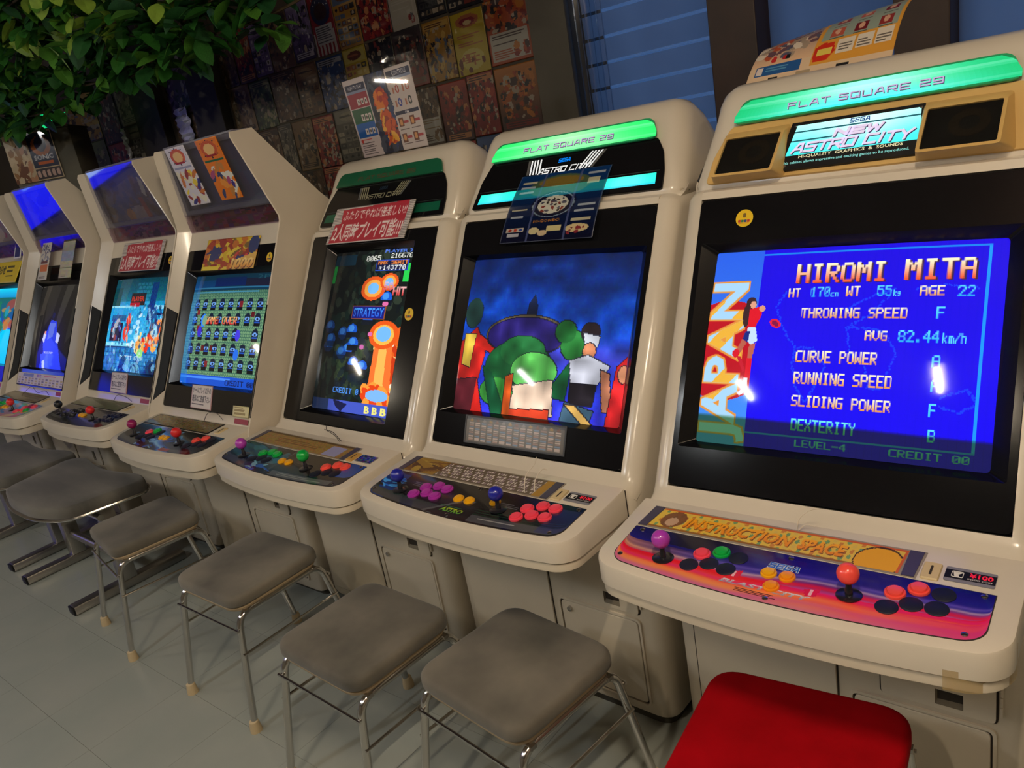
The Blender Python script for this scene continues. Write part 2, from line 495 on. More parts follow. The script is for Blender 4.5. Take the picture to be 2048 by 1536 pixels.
    def noise(self, amt, cell=1, seed=0, region=None):
        r = np.random.RandomState(seed)
        n = r.rand(self.h // cell + 1, self.w // cell + 1, 3).repeat(cell, 0).repeat(cell, 1)[:self.h, :self.w] - .5
        if region is not None:
            u0, v0, u1, v1 = region
            n = n * ((self.U >= u0) & (self.U < u1) & (self.V >= v0) & (self.V < v1))[..., None]
        self.a = np.clip(self.a + n * amt, 0, 1); return self
    def blobs(self, n, colors, ru, rv, seed, region=(0, 0, 1, 1), k=1.0):
        r = random.Random(seed); u0, v0, u1, v1 = region
        for _ in range(n):
            self.ell(r.uniform(u0, u1), r.uniform(v0, v1), ru * r.uniform(.5, 1.4), rv * r.uniform(.5, 1.4), r.choice(colors), k, r.uniform(-.7, .7))
        return self
    def lines(self, u0, v0, u1, v1, n, c, seed=1, fill=0.5):
        r = random.Random(seed); dv = (v1 - v0) / n
        for i in range(n): self.rect(u0, v0 + i * dv, u0 + (u1 - u0) * r.uniform(.6, 1), v0 + i * dv + dv * fill, c)
        return self
    def scale(self, fn):
        self.a = np.clip(self.a * fn(self.U, self.V)[..., None], 0, 1); return self
def panel(name, cv, fn, m, parent=None):
    """grid of one quad per raster cell; fn(u, v) -> point, u right, v down"""
    w, h = cv.w, cv.h
    U, V = np.meshgrid(np.linspace(0, 1, w + 1), np.linspace(0, 1, h + 1))
    co = np.array([fn(u, v) for u, v in zip(U.ravel(), V.ravel())], dtype=np.float32)
    me = bpy.data.meshes.new(name)
    i = np.arange(h)[:, None] * (w + 1) + np.arange(w)[None]
    q = np.stack([i, i + w + 1, i + w + 2, i + 1], -1).reshape(-1)
    nf = w * h
    me.vertices.add(len(co)); me.vertices.foreach_set('co', co.ravel())
    me.loops.add(nf * 4); me.loops.foreach_set('vertex_index', q.astype(np.int32))
    me.polygons.add(nf); me.polygons.foreach_set('loop_start', (np.arange(nf) * 4).astype(np.int32))
    me.update(calc_edges=True)
    a = cv.a; l = np.where(a <= 0.04045, a / 12.92, ((a + 0.055) / 1.055) ** 2.4)
    rgba = np.ones((nf, 4), np.float32); rgba[:, :3] = l.reshape(-1, 3)
    at = me.color_attributes.new('print', 'FLOAT_COLOR', 'CORNER')
    at.data.foreach_set('color', np.repeat(rgba, 4, 0).ravel())
    me.materials.append(m); me.shade_smooth()
    o = bpy.data.objects.new(name, me); link(o, parent)
    return o
def flat(pl, x0, x1, s0, s1, d):
    return lambda u, v: pl(x0 + (x1 - x0) * u, s1 + (s0 - s1) * v, d)
def quadfn(pl, tl, tr, br, bl, d=0.0, bow=0.0):
    def fn(u, v):
        x = (tl[0] * (1 - u) + tr[0] * u) * (1 - v) + (bl[0] * (1 - u) + br[0] * u) * v
        s = (tl[1] * (1 - u) + tr[1] * u) * (1 - v) + (bl[1] * (1 - u) + br[1] * u) * v
        return pl(x, s, d + bow * math.sin(PI * v))
    return fn
PAPER = print_mat('printed_paper', 0.45)
GLOSSP = print_mat('printed_gloss', 0.25, coat=0.3)
OVER = print_mat('printed_overlay', 0.22, coat=0.4)
LIT = print_mat('lit_sign', 0.25, es=1.8, coat=0.2)
SCRM = print_mat('crt_picture', 0.05, es=1.35, spec=0.12)

# ------------------------------------------------------------------ the room
def struct(name, geo, m, label=None):
    o = mk(name, geo, m, smooth=0); o['kind'] = 'structure'
    return o
TILE = mat('vinyl_tile', rgb(152, 159, 153), 0.27, col2=rgb(164, 167, 160), scale=5.0, coord='world', edge=(.2, .8))
JOINT = mat('floor_joint', rgb(96, 94, 84), 0.7)
WALLD = mat('dark_wall', rgb(66, 58, 48), 0.7, var=0.15, scale=4)
WALLR = mat('room_wall', rgb(122, 113, 99), 0.7, var=0.05)
WOOD = mat('dark_wood_pillar', rgb(58, 39, 25), 0.5, var=0.25, scale=6)
WOODK = mat('blackened_pillar', rgb(38, 34, 30), 0.6, var=0.2, scale=6)
GREYC = mat('grey_column', rgb(78, 74, 64), 0.65, var=0.12, scale=5)
CEIL = mat('ceiling_brown', rgb(72, 50, 38), 0.7, var=0.15, scale=3)
YW = 1.5
floor = struct('floor', box(-7.3, 2.4, -4.3, 1.7, -0.06, -0.0015), JOINT)
tw = 0.305
tile_me = None
x0t, y0t = -1.905, -0.585
for i in range(-12, 9):
    for j in range(-2, 5):
        cx, cy = x0t + (i + .5) * tw, y0t + (j + .5) * tw
        if tile_me is None:
            t = mk('floor_tile', box(-tw / 2 + .0005, tw / 2 - .0005, -tw / 2 + .0005, tw / 2 - .0005, -0.0015, 0.0), TILE, floor, smooth=0)
            tile_me = t.data
        else:
            t = bpy.data.objects.new('floor_tile', tile_me); link(t, floor)
        t.location = (cx, cy, 0)
mk('floor_surround', join(box(-7.3, x0t - 12 * tw, -4.3, 1.7, -.0015, 0), box(x0t + 9 * tw, 2.4, -4.3, 1.7, -.0015, 0),
                          box(x0t - 12 * tw, x0t + 9 * tw, -4.3, y0t - 2 * tw, -.0015, 0),
                          box(x0t - 12 * tw, x0t + 9 * tw, y0t + 5 * tw, 1.7, -.0015, 0)), TILE, floor, smooth=0)
struct('wall_back', join(box(-7.3, -1.235, YW, 1.72, 0, 2.75), box(-1.235, 2.4, YW, 1.72, 0, 0.95), box(-1.235, 2.4, YW, 1.72, 2.55, 2.75),
                         box(1.55, 2.4, YW, 1.72, .95, 2.55)), WALLD)
struct('wall_left', box(-7.45, -7.3, -4.4, 1.72, 0, 2.75), WALLR)
struct('wall_right', box(2.4, 2.55, -4.4, 1.72, 0, 2.75), WALLR)
struct('wall_front', box(-7.3, 2.4, -4.4, -4.3, 0, 2.75), WALLR)
struct('ceiling', box(-7.3, 2.4, -4.3, 1.72, 2.75, 2.85), CEIL)
struct('trim_1', box(-.692, -.535, YW - .035, YW + .1, .95, 2.55, .004), WOOD)
struct('trim_2', box(-.141, .002, YW - .035, YW + .1, .95, 2.55, .004), WOOD)
struct('trim_3', box(-1.40, -1.235, YW - .03, YW, 0, 2.75), GREYC)
struct('trim_4', box(-3.78, -3.50, YW - .06, YW, 0, 2.75, .004), WOODK)
struct('trim_5', box(-4.44, -4.14, YW - .06, YW, 0, 2.75, .004), WOODK)
struct('trim_6', box(-6.30, -5.60, YW - .06, YW, 0, 2.75, .004), WOODK)
def blind_mat():
    m = bpy.data.materials.new('translucent_slat'); m.use_nodes = True; nt = m.node_tree; nt.nodes.clear()
    out = nt.nodes.new('ShaderNodeOutputMaterial'); mx = nt.nodes.new('ShaderNodeMixShader'); mx.inputs[0].default_value = 0.12
    t = nt.nodes.new('ShaderNodeBsdfTranslucent'); d = nt.nodes.new('ShaderNodeBsdfDiffuse')
    nz = nt.nodes.new('ShaderNodeTexNoise'); nz.inputs['Scale'].default_value = 3.0
    tc = nt.nodes.new('ShaderNodeTexCoord'); rp = nt.nodes.new('ShaderNodeValToRGB')
    rp.color_ramp.elements[0].color = (.62, .64, .66, 1); rp.color_ramp.elements[1].color = (.82, .84, .84, 1)
    rp.color_ramp.elements[0].position = .35; rp.color_ramp.elements[1].position = .65
    nt.links.new(tc.outputs['Object'], nz.inputs['Vector']); nt.links.new(nz.outputs['Fac'], rp.inputs[0])
    nt.links.new(rp.outputs[0], t.inputs[0]); d.inputs[0].default_value = (.25, .25, .26, 1)
    nt.links.new(t.outputs[0], mx.inputs[1]); nt.links.new(d.outputs[0], mx.inputs[2]); nt.links.new(mx.outputs[0], out.inputs[0])
    return m
SLAT = blind_mat()
PANE = clear_mat('window_glass', (.96, .98, 1.0), 0.02, 0.02)
STILE = mat('window_stile', rgb(60, 70, 84), 0.5)
for n, (xa, xb) in enumerate(((-1.235, -.692), (-.535, -.141), (.002, 1.55))):
    w = struct('window_%d' % (n + 1), join(box(xa, xb, YW + .10, YW + .14, .95, .99), box(xa, xb, YW + .10, YW + .14, 2.51, 2.55),
               box(xa, xa + .012, YW + .10, YW + .14, .99, 2.51), box(xb - .012, xb, YW + .10, YW + .14, .99, 2.51)), STILE)
    mk('pane', box(xa + .012, xb - .012, YW + .118, YW + .122, .99, 2.51), PANE, w, smooth=0)
    sm = None
    if n > 0:
        V, F = [], []; nn = 60
        for i in range(nn + 1):
            x = xa + .002 + (xb - xa - .004) * i / nn; y = YW + .078 + .005 * math.sin(x * 46) * math.sin(x * 13)
            V += [(x, y, .99), (x, y, 2.51)]
        for i in range(nn): F.append([2 * i, 2 * i + 2, 2 * i + 3, 2 * i + 1])
        mk('blind', (V, F), SLAT, w, smooth=80); continue
    for k in range(17):
        z0 = 1.0135 + k * .0885
        if sm is None:
            s = mk('slat', ([(xa + .002, YW + .08, 0), (xb - .002, YW + .08, 0), (xb - .002, YW + .076, .0765), (xa + .002, YW + .076, .0765)], [[0, 1, 2, 3]]), SLAT, w, smooth=0); sm = s.data
        else:
            s = bpy.data.objects.new('slat', sm); link(s, w)
        s.location = (0, 0, z0)
# folded clear vinyl curtain beside the grey column
VINB = clear_mat('vinyl_blue_tint', (.80, .86, .92), 0.03, 0.10)
def curtain():
    V, F = [], []; n = 44
    for i in range(n + 1):
        x = -1.235 + .15 * i / n
        y = YW - .02 + .010 * math.sin(i * .95) + .004 * math.sin(i * 2.3)
        V += [(x, y, .9), (x, y, 2.6)]
    for i in range(n): F.append([2 * i, 2 * i + 2, 2 * i + 3, 2 * i + 1])
    return V, F
tag(mk('vinyl_curtain', curtain(), VINB, smooth=80), 'narrow folded clear vinyl curtain at the window edge by the grey column', 'curtain')

def tube_lamp(loc, watts, col, label):
    t = thing('tube_lamp', label, 'lamp', loc, 0, 'ceiling tube lamps')
    mk('housing', box(-.05, .05, -.24, .24, .03, .15, .006), mat('lamp_housing', rgb(200, 196, 186), .5), t)
    for y in (-.20, .20): mk('socket', box(-.012, .012, y - .012, y + .012, -.014, .032, .002), mat('lamp_housing', rgb(200, 196, 186), .5), t)
    rr, L = .012, .37
    m = mat('tube_' + label.replace(' ', '_'), (.9, .9, .9), .4, emit=col, es=watts / (PI * 2 * PI * rr * L))
    mk('tube', tube([(0, -L / 2, 0), (0, 0, 0), (0, L / 2, 0)], rr, 12), m, t)
for tb in TUBES: tube_lamp(*tb)

# ------------------------------------------------------------------ controls shared by all cabinets
PL_COL = {'pink': rgb(255, 74, 96), 'coral': rgb(255, 84, 72), 'green': rgb(10, 176, 70), 'yellow': rgb(244, 176, 16), 'orange': rgb(246, 150, 20),
          'purple': rgb(176, 50, 168), 'violet': rgb(176, 58, 180), 'blue': rgb(34, 40, 158), 'black': (0.012, 0.012, 0.016), 'navy': rgb(16, 24, 60),
          'red': rgb(226, 44, 46), 'magenta': rgb(150, 26, 90)}
def plastic(c):
    return mat('plastic_' + c, PL_COL[c], 0.28, coat=0.35)
BALL_GEO = ball(0.0175, (0, 0, 0))
RING_GEO = lathe([(0.0162, 0), (0.0165, .002), (0.0155, .0042), (0.0135, .0050), (0.0128, .0038)], 28)
PLUNGE_GEO = lathe([(0.0122, .001), (0.0122, .0062), (0.0112, .0080), (0.006, .0086), (0.0001, .0087)], 28)
PLUG_GEO = lathe([(0.0172, 0), (0.0172, .0012), (0.0155, .0022), (0.0001, .0022)], 28)
SMALL = 0.86
_bm = {}
def shared(key, geo, m):
    if key not in _bm:
        me = bpy.data.meshes.new(key); v, f = geo
        me.from_pydata([tuple(p) for p in v], [], f)
        bm = bmesh.new(); bm.from_mesh(me); bmesh.ops.recalc_face_normals(bm, faces=bm.faces); bm.to_mesh(me); bm.free()
        me.materials.append(m); finish(me, 40); _bm[key] = me
    return _bm[key]
TILT = math.atan(0.0976)
def button(parent, dk, x, y, color, s=1.0):
    if color == 'plug':
        o = bpy.data.objects.new('button_plug', shared('button_plug', PLUG_GEO, mat('plug_dark', rgb(20, 24, 44), .5)))
        link(o, parent); o.location = dk(x, y, .0012); o.rotation_euler = (TILT, 0, 0); return
    o = bpy.data.objects.new('button', shared('button_ring_' + color, RING_GEO, plastic(color)))
    link(o, parent); o.location = dk(x, y, .0012); o.rotation_euler = (TILT, 0, 0); o.scale = (s, s, s)
    p = bpy.data.objects.new('plunger', shared('plunger_' + color, PLUNGE_GEO, plastic(color)))
    link(p, o)
def joystick(parent, dk, x, y, color, h=0.040):
    sh = mk('joystick', lathe([(.0062, 0), (.0062, .012), (.0048, .014), (.0048, h)], 16), plastic('black'), parent, loc=dk(x, y, .001))
    mk('dust_washer', lathe([(.0205, .0002), (.0205, .0014), (.019, .0022), (.0055, .0026)], 28), plastic('black'), sh)
    b = bpy.data.objects.new('ball_top', shared('ball_' + color, BALL_GEO, plastic(color))); link(b, sh); b.location = (0, 0, h)
def wire(parent, pts, m, r=.0011):
    P = [Vector(p) for p in pts]; out = []
    for i in range(len(P) - 1):
        a, b, c, d = P[max(i - 1, 0)], P[i], P[i + 1], P[min(i + 2, len(P) - 1)]
        for k in range(6):
            t = k / 6
            out.append(tuple(.5 * ((2 * b) + (-a + c) * t + (2 * a - 5 * b + 4 * c - d) * t * t + (-a + 3 * b - 3 * c + d) * t ** 3)))
    out.append(tuple(P[-1]))
    return mk('wire', tube(out, r, 6), m, parent)
WIRE_W = mat('white_wire', rgb(214, 204, 186), .5)
WIRE_D = mat('dark_wire', rgb(50, 44, 38), .5)

def deck_outline(hw, yf, r, yb, n=40, bulge=.03):
    pts = [(-hw, yb)]
    rr = r
    for i in range(n + 1):
        t = -math.cos(PI * i / n); x = t * hw
        ex = max(0.0, abs(x) - (hw - rr))
        pts.append((x, yf + bulge * (x / .345) ** 2 + rr - math.sqrt(max(0, rr * rr - ex * ex))))
    pts.append((hw, yb))
    return pts
def deck_geo(dk, hw, yf, r, yb, z0, z1=None, bev=.008, bulge=.03):
    """solid with the deck outline; top follows the deck slope unless z1 is given"""
    o0 = deck_outline(hw, yf, r, yb, bulge=bulge)
    secs = [[(x, y, z0) for x, y in o0]]
    for i, (ins, dz) in enumerate(((0, bev), (.3 * bev, .3 * bev), (bev, 0))):
        oo = deck_outline(hw - ins, yf + ins, r, yb, bulge=bulge)
        secs.append([(x, y, (dk.z(y) if z1 is None else z1) - dz) for x, y in oo])
    return loft(secs)
SPLASH = {}
def overlay_canvas(kind):
    c = Canvas(250, 76, (10, 10, 14))
    if kind == 'sunset':
        c.vgrad((16, 10, 70), (40, 30, 140), 0, .45); c.vgrad((40, 34, 140), (150, 120, 200), .45, .62)
        c.vgrad((235, 30, 60), (246, 110, 60), .62, .82); c.vgrad((246, 120, 70), (210, 120, 150), .82, 1.01)
        w = .07 * np.sin(c.U * 6.5) + .03 * np.sin(c.U * 17 + 1)
        for off, col, th, k in ((.28, (26, 20, 120), .05, .6), (.40, (110, 90, 190), .035, .7), (.50, (222, 190, 190), .03, .7),
                                (.60, (240, 20, 40), .06, .85), (.70, (236, 30, 110), .04, .8), (.82, (250, 150, 70), .05, .6), (.92, (206, 90, 160), .05, .5)):
            c.put(np.exp(-((c.V - off - w * (.6 if off < .5 else 1)) / th) ** 2), col, k)
        c.put(np.clip((c.U - .6) * 2.5, 0, 1) * (c.V > .72), (226, 20, 120), .6)
        c.put((c.U < .3) * np.clip(.3 - c.U, 0, .3) * 3 * (c.V > .35) * (c.V < .6), (246, 150, 60), .6)
        c.put((c.V < .3) * np.exp(-((c.U - .22) / .12) ** 2), (20, 14, 30), .8)
        for u, v in ((.385, .56), (.60, .60)):
            c.poly([(u - .02, v), (u + .02, v - .06), (u + .016, v + .1), (u - .01, v + .13)], (226, 30, 70)); c.rect(u - .004, v - .02, u + .004, v + .1, (244, 220, 226), .8)
        c.text('BLAST CITY', .355, .72, .61, .80, (216, 216, 226), (150, 150, 170), bold=.03, shear=.25)
        c.lines(.41, .84, .56, .93, 3, (90, 30, 40), 4, .35)
    elif kind == 'astro':
        c.vgrad((8, 8, 14), (14, 14, 20)); c.put((c.U < .12) * (c.V > .1), (10, 60, 150), .8)
        c.blobs(26, [(20, 110, 230), (70, 170, 255), (6, 30, 90), (0, 0, 0)], .02, .05, 3, (0, .05, .11, .8))
        c.rect(0, .74, .42, .80, (46, 60, 60)); c.rect(0, .80, .42, .97, (60, 62, 70)); c.poly([(.36, .98), (.5, .45), (.56, .45), (.42, 1)], (84, 86, 90))
        c.poly([(.38, .98), (.505, .5), (.60, .5), (.60, .98)], (24, 24, 26))
        c.text('ASTRO', .44, .74, .55, .86, (190, 210, 30), (90, 170, 60), bold=.03, shear=.2)
        c.lines(.42, .70, .6, .73, 1, (40, 110, 70)); c.rect(.60, .78, 1, .97, (70, 72, 78)); c.lines(.64, .84, .9, .9, 1, (150, 150, 150))
        for k in range(8): c.rect(.60, .6 + k * .022, 1, .606 + k * .022, (24, 66, 46))
        c.put((c.U > .9) * (c.V > .15) * (c.V < .95), (50, 54, 110), .6); c.lines(.18, .25, .25, .4, 3, (80, 80, 90)); c.lines(.66, .3, .76, .45, 3, (80, 80, 90))
    elif kind == 'ocean':
        c.vgrad((16, 40, 50), (12, 20, 46)); c.blobs(60, [(14, 60, 70), (8, 26, 60), (30, 90, 110), (10, 14, 20)], .03, .09, 5, (0, 0, .55, .75))
        c.rect(0, .74, .36, .97, (58, 62, 86)); c.rect(.18, .82, .24, .97, (96, 60, 70)); c.blobs(20, [(30, 80, 170), (120, 170, 190), (8, 10, 40)], .02, .06, 8, (.30, .7, .46, .98))
        c.rect(.46, 0, .47, .98, (70, 74, 82)); c.rect(.47, 0, .98, .75, (34, 30, 26)); c.rect(.50, .80, .94, .97, (86, 90, 94)); c.lines(.56, .84, .9, .95, 2, (130, 134, 130))
        c.put((c.U > .9) * (c.V < .6), (30, 80, 190), .8); c.lines(.58, .3, .7, .45, 2, (80, 76, 66))
    elif kind == 'wave':
        c.vgrad((14, 16, 20), (12, 14, 22)); w = (c.U - .30 - .35 * c.V + .04 * np.sin(c.V * 12))
        c.put(np.exp(-(w / .10) ** 2), (40, 110, 220), 1.0); c.put(np.exp(-((w + .02) / .035) ** 2), (150, 210, 250), .9)
        c.blobs(36, [(30, 90, 200), (140, 200, 250), (10, 26, 80), (12, 12, 16)], .02, .06, 9, (.22, .05, .7, .95), .8)
        c.rect(0, .74, .30, .97, (70, 76, 76)); c.rect(.62, .84, .72, .98, (150, 60, 70)); c.rect(.72, .84, .9, .98, (70, 72, 76))
    elif kind == 'dark':
        c.vgrad((12, 14, 14), (20, 22, 24)); c.rect(.02, .66, .5, .95, (36, 40, 38)); c.put((c.U > .6) * (c.V < .6), (16, 22, 60), .8)
        c.lines(.06, .74, .3, .86, 2, (120, 120, 110)); c.rect(.5, .7, .95, .95, (40, 42, 46))
    elif kind == 'pastel':
        c.vgrad((120, 160, 210), (216, 150, 170)); c.blobs(40, [(216, 90, 140), (110, 190, 140), (90, 150, 220), (240, 200, 170), (236, 120, 60)], .05, .12, 12)
    return c
def strip_canvas(kind):
    c = Canvas(220, 26, (190, 150, 60))
    if kind == 'instruction':
        c.rect(0, 0, 1, 1, (226, 190, 70)); r = random.Random(2)
        for i in range(38):
            for j in range(4):
                u, v = .03 + i / 38 * .97, .12 + j * .24 + (.12 if i % 2 else 0)
                c.ell(u, v, .008, .09, [(90, 150, 110), (214, 186, 90), (200, 120, 50)][(i + j) % 3], .8)
        c.rect(0, 0, 1, .06, (206, 96, 40)); c.rect(0, .94, 1, 1, (150, 100, 40))
        c.ell(.085, .5, .055, .42, (120, 74, 50), .9); c.ell(.085, .62, .028, .22, (222, 190, 160), .7)
        c.text('INSTRUCTION', .145, .28, .60, .78, (244, 170, 30), (236, 140, 20), bold=.035, shear=.1, shadow=(120, 60, 10))
        c.text('SPACE', .625, .28, .80, .78, (244, 170, 30), (236, 140, 20), bold=.035, shear=.1, shadow=(120, 60, 10))
        c.ell(.92, .66, .085, .62, (70, 46, 20)); c.ell(.92, .68, .080, .58, (232, 166, 24))
        c.rect(.99, 0, 1, 1, (206, 96, 40))
    elif kind == 'moves':
        c.rect(0, 0, 1, 1, (104, 92, 76)); c.rect(0, 0, .24, 1, (150, 116, 48)); c.blobs(10, [(120, 80, 40), (170, 140, 60), (90, 60, 40)], .03, .3, 5, (0, 0, .24, 1))
        for i in range(44):
            for j in range(5):
                if (i * 7 + j * 3) % 5 < 4: c.rect(.25 + i * .0162, .08 + j * .18, .25 + i * .0162 + .011, .08 + j * .18 + .12, (206, 196, 190) if (i + j) % 3 else (150, 130, 140))
        c.rect(.95, 0, 1, 1, (170, 130, 54))
    elif kind == 'gold':
        c.rect(0, 0, 1, 1, (150, 118, 64)); c.noise(.14, 2, 4); c.lines(.2, .35, .75, .75, 3, (120, 84, 40)); c.rect(.80, .2, .95, .95, (150, 150, 190)); c.rect(0, 0, 1, .1, (96, 74, 44))
    elif kind == 'plain':
        c.rect(0, 0, 1, 1, (118, 100, 62)); c.noise(.12, 3, 6)
    elif kind == 'green':
        c.rect(0, 0, 1, 1, (96, 98, 72)); c.noise(.14, 3, 6)
    return c
def screw(parent, dk, x, y):
    o = bpy.data.objects.new('screw', shared('screw', lathe([(.0052, 0), (.0050, .0012), (.003, .0022), (.0001, .0024)], 14), SCREW))
    link(o, parent); o.location = dk(x, y, .0014); o.rotation_euler = (TILT, 0, 0)
def price_plate(parent, dk, x0, x1, y0, y1, style='yen'):
    p = mk('price_plate', slab(dk, rrect(x0, x1, y0, y1, .004), 0, .0016), mat('plate_grey', rgb(128, 126, 132), .4), parent)
    if style == 'yen':
        h = y1 - y0
        mk('plate_band', slab(dk, [(x0 + .0005, y0 + .2 * h), (x1 - .0005, y0 + .2 * h), (x1 - .0005, y1 - .2 * h), (x0 + .0005, y1 - .2 * h)], .0016, .0019), BLACKM, p)
        w = x1 - x0; red = mat('price_red', rgb(240, 40, 60), .4, emit=rgb(240, 30, 60), es=.25); wh = mat('print_white', rgb(226, 222, 214), .5)
        lettering(p, '¥100', dk, x0 + .48 * w, x0 + .94 * w, y0 + .42 * h, y0 + .74 * h, .0022, red, bold=.03)
        lettering(p, 'INSERT COIN', dk, x0 + .46 * w, x0 + .93 * w, y0 + .26 * h, y0 + .36 * h, .0022, wh, bold=.01)
        mk('coin_symbol', ringslab(dk, rrect(x0 + .13 * w, x0 + .37 * w, y0 + .3 * h, y0 + .72 * h, .003), rrect(x0 + .145 * w, x0 + .355 * w, y0 + .34 * h, y0 + .68 * h, .002), .0019, .0023), wh, p)
        mk('coin_symbol', slab(dk, [(x0 + .2 * w, y0 + .34 * h), (x0 + .3 * w, y0 + .34 * h), (x0 + .27 * w, y0 + .5 * h), (x0 + .35 * w, y0 + .66 * h), (x0 + .16 * w, y0 + .66 * h)], .0019, .0023), wh, p)
    return p
def coin_slot(parent, dk, x, y, m):
    p = mk('coin_slot', join(slab(dk, rrect(x - .0135, x + .0135, y - .022, y + .022, .004), 0, .004, .002)), m, parent)
    mk('slot', slab(dk, rrect(x - .0018, x + .0018, y - .012, y + .012, .0012), .0038, .0044), GAP, p)

# ------------------------------------------------------------------ rounded cabinets (right half of the row)
PB = Plane(.217, .745, .510, 1.296)       # screen bezel
PH = Plane(.545, 1.329, .623, 1.440)      # header
PS = Plane(.618, 1.449, .645, 1.492)      # lit strip over the header
DK = Deck()
FB = Wall(.24)
def bezel_with_screen(root, pl, ob, hole, opening, cv, mname=SCRM, recess=.024, seg=6, bulge=.014):
    """ob, hole, opening: (x0, x1, s0, s1)"""
    outer = rrect(*ob, .012, seg); inner = rrect(*hole, .006, seg)
    mk('bezel', ringslab(pl, outer, inner, -.03, .001), BLACK, root, smooth=25)
    o2 = rrect(*hole, .006, seg); i2 = rrect(*opening, .009, seg)
    V = [pl(x, s, .0015) for x, s in o2] + [pl(x, s, -recess) for x, s in i2]; n = len(o2)
    F = [[i, (i + 1) % n, n + (i + 1) % n, n + i] for i in range(n)]
    mk('screen_frame', (V, F), FRAME, root, smooth=25)
    x0, x1, s0, s1 = opening; cx, cs = (x0 + x1) / 2, (s0 + s1) / 2
    def fn(u, v):
        x = x0 + (x1 - x0) * u; s = s1 + (s0 - s1) * v
        k = ((2 * u - 1) ** 2 + (2 * v - 1) ** 2) / 2
        return pl(x, s, -recess - .003 + bulge * (1 - k))
    return panel('screen', cv, fn, mname, root)
def front_door(root, name, x0, x1, z0, z1, hole=None, lip=False, m=None, m_gap=GAP):
    m = m or CREAM_B
    mk('door_gap', slab(FB, rrect(x0 - .0035, x1 + .0035, z0 - .0035, z1 + .0035, .012), -.002, .0012), m_gap, root)
    if hole:
        hx0, hx1, hz0, hz1 = hole
        o = mk(name, ringslab(FB, rrect(x0, x1, z0, z1, .01, 4), rrect(hx0, hx1, hz0, hz1, .001, 4), .0, .006), m, root, smooth=25)
        v = [FB(hx0, hz0, .006), FB(hx1, hz0, .006), FB(hx1, hz1, .006), FB(hx0, hz1, .006), FB(hx0 + .004, hz0 + .012, -.0), FB(hx1, hz0 + .014, -.0), FB(hx1, hz1, -.0), FB(hx0 + .004, hz1, -.0)]
        mk('coin_return', (v, [[0, 1, 5, 4], [1, 2, 6, 5], [2, 3, 7, 6], [3, 0, 4, 7], [4, 5, 6, 7]]), mat('return_grey', rgb(120, 110, 92), .6), o, smooth=0)
        mk('return_flap', box(hx0 + .004, hx0 + .5 * (hx1 - hx0), .2385, .2395, hz0 + .012, hz1), GAP, o, smooth=0)
    else:
        o = mk(name, slab(FB, rrect(x0, x1, z0, z1, .012, 5), 0, .005, .0015), m, root, smooth=30)
        if lip:
            mk('door_lip', ringslab(FB, rrect(x0 - .010, x1 + .010, z0 - .008, z1 + .010, .016, 5), rrect(x0 - .004, x1 + .004, z0 - .004, z1 + .004, .012, 5), 0, .006), CREAM_B, o, smooth=30)
    return o
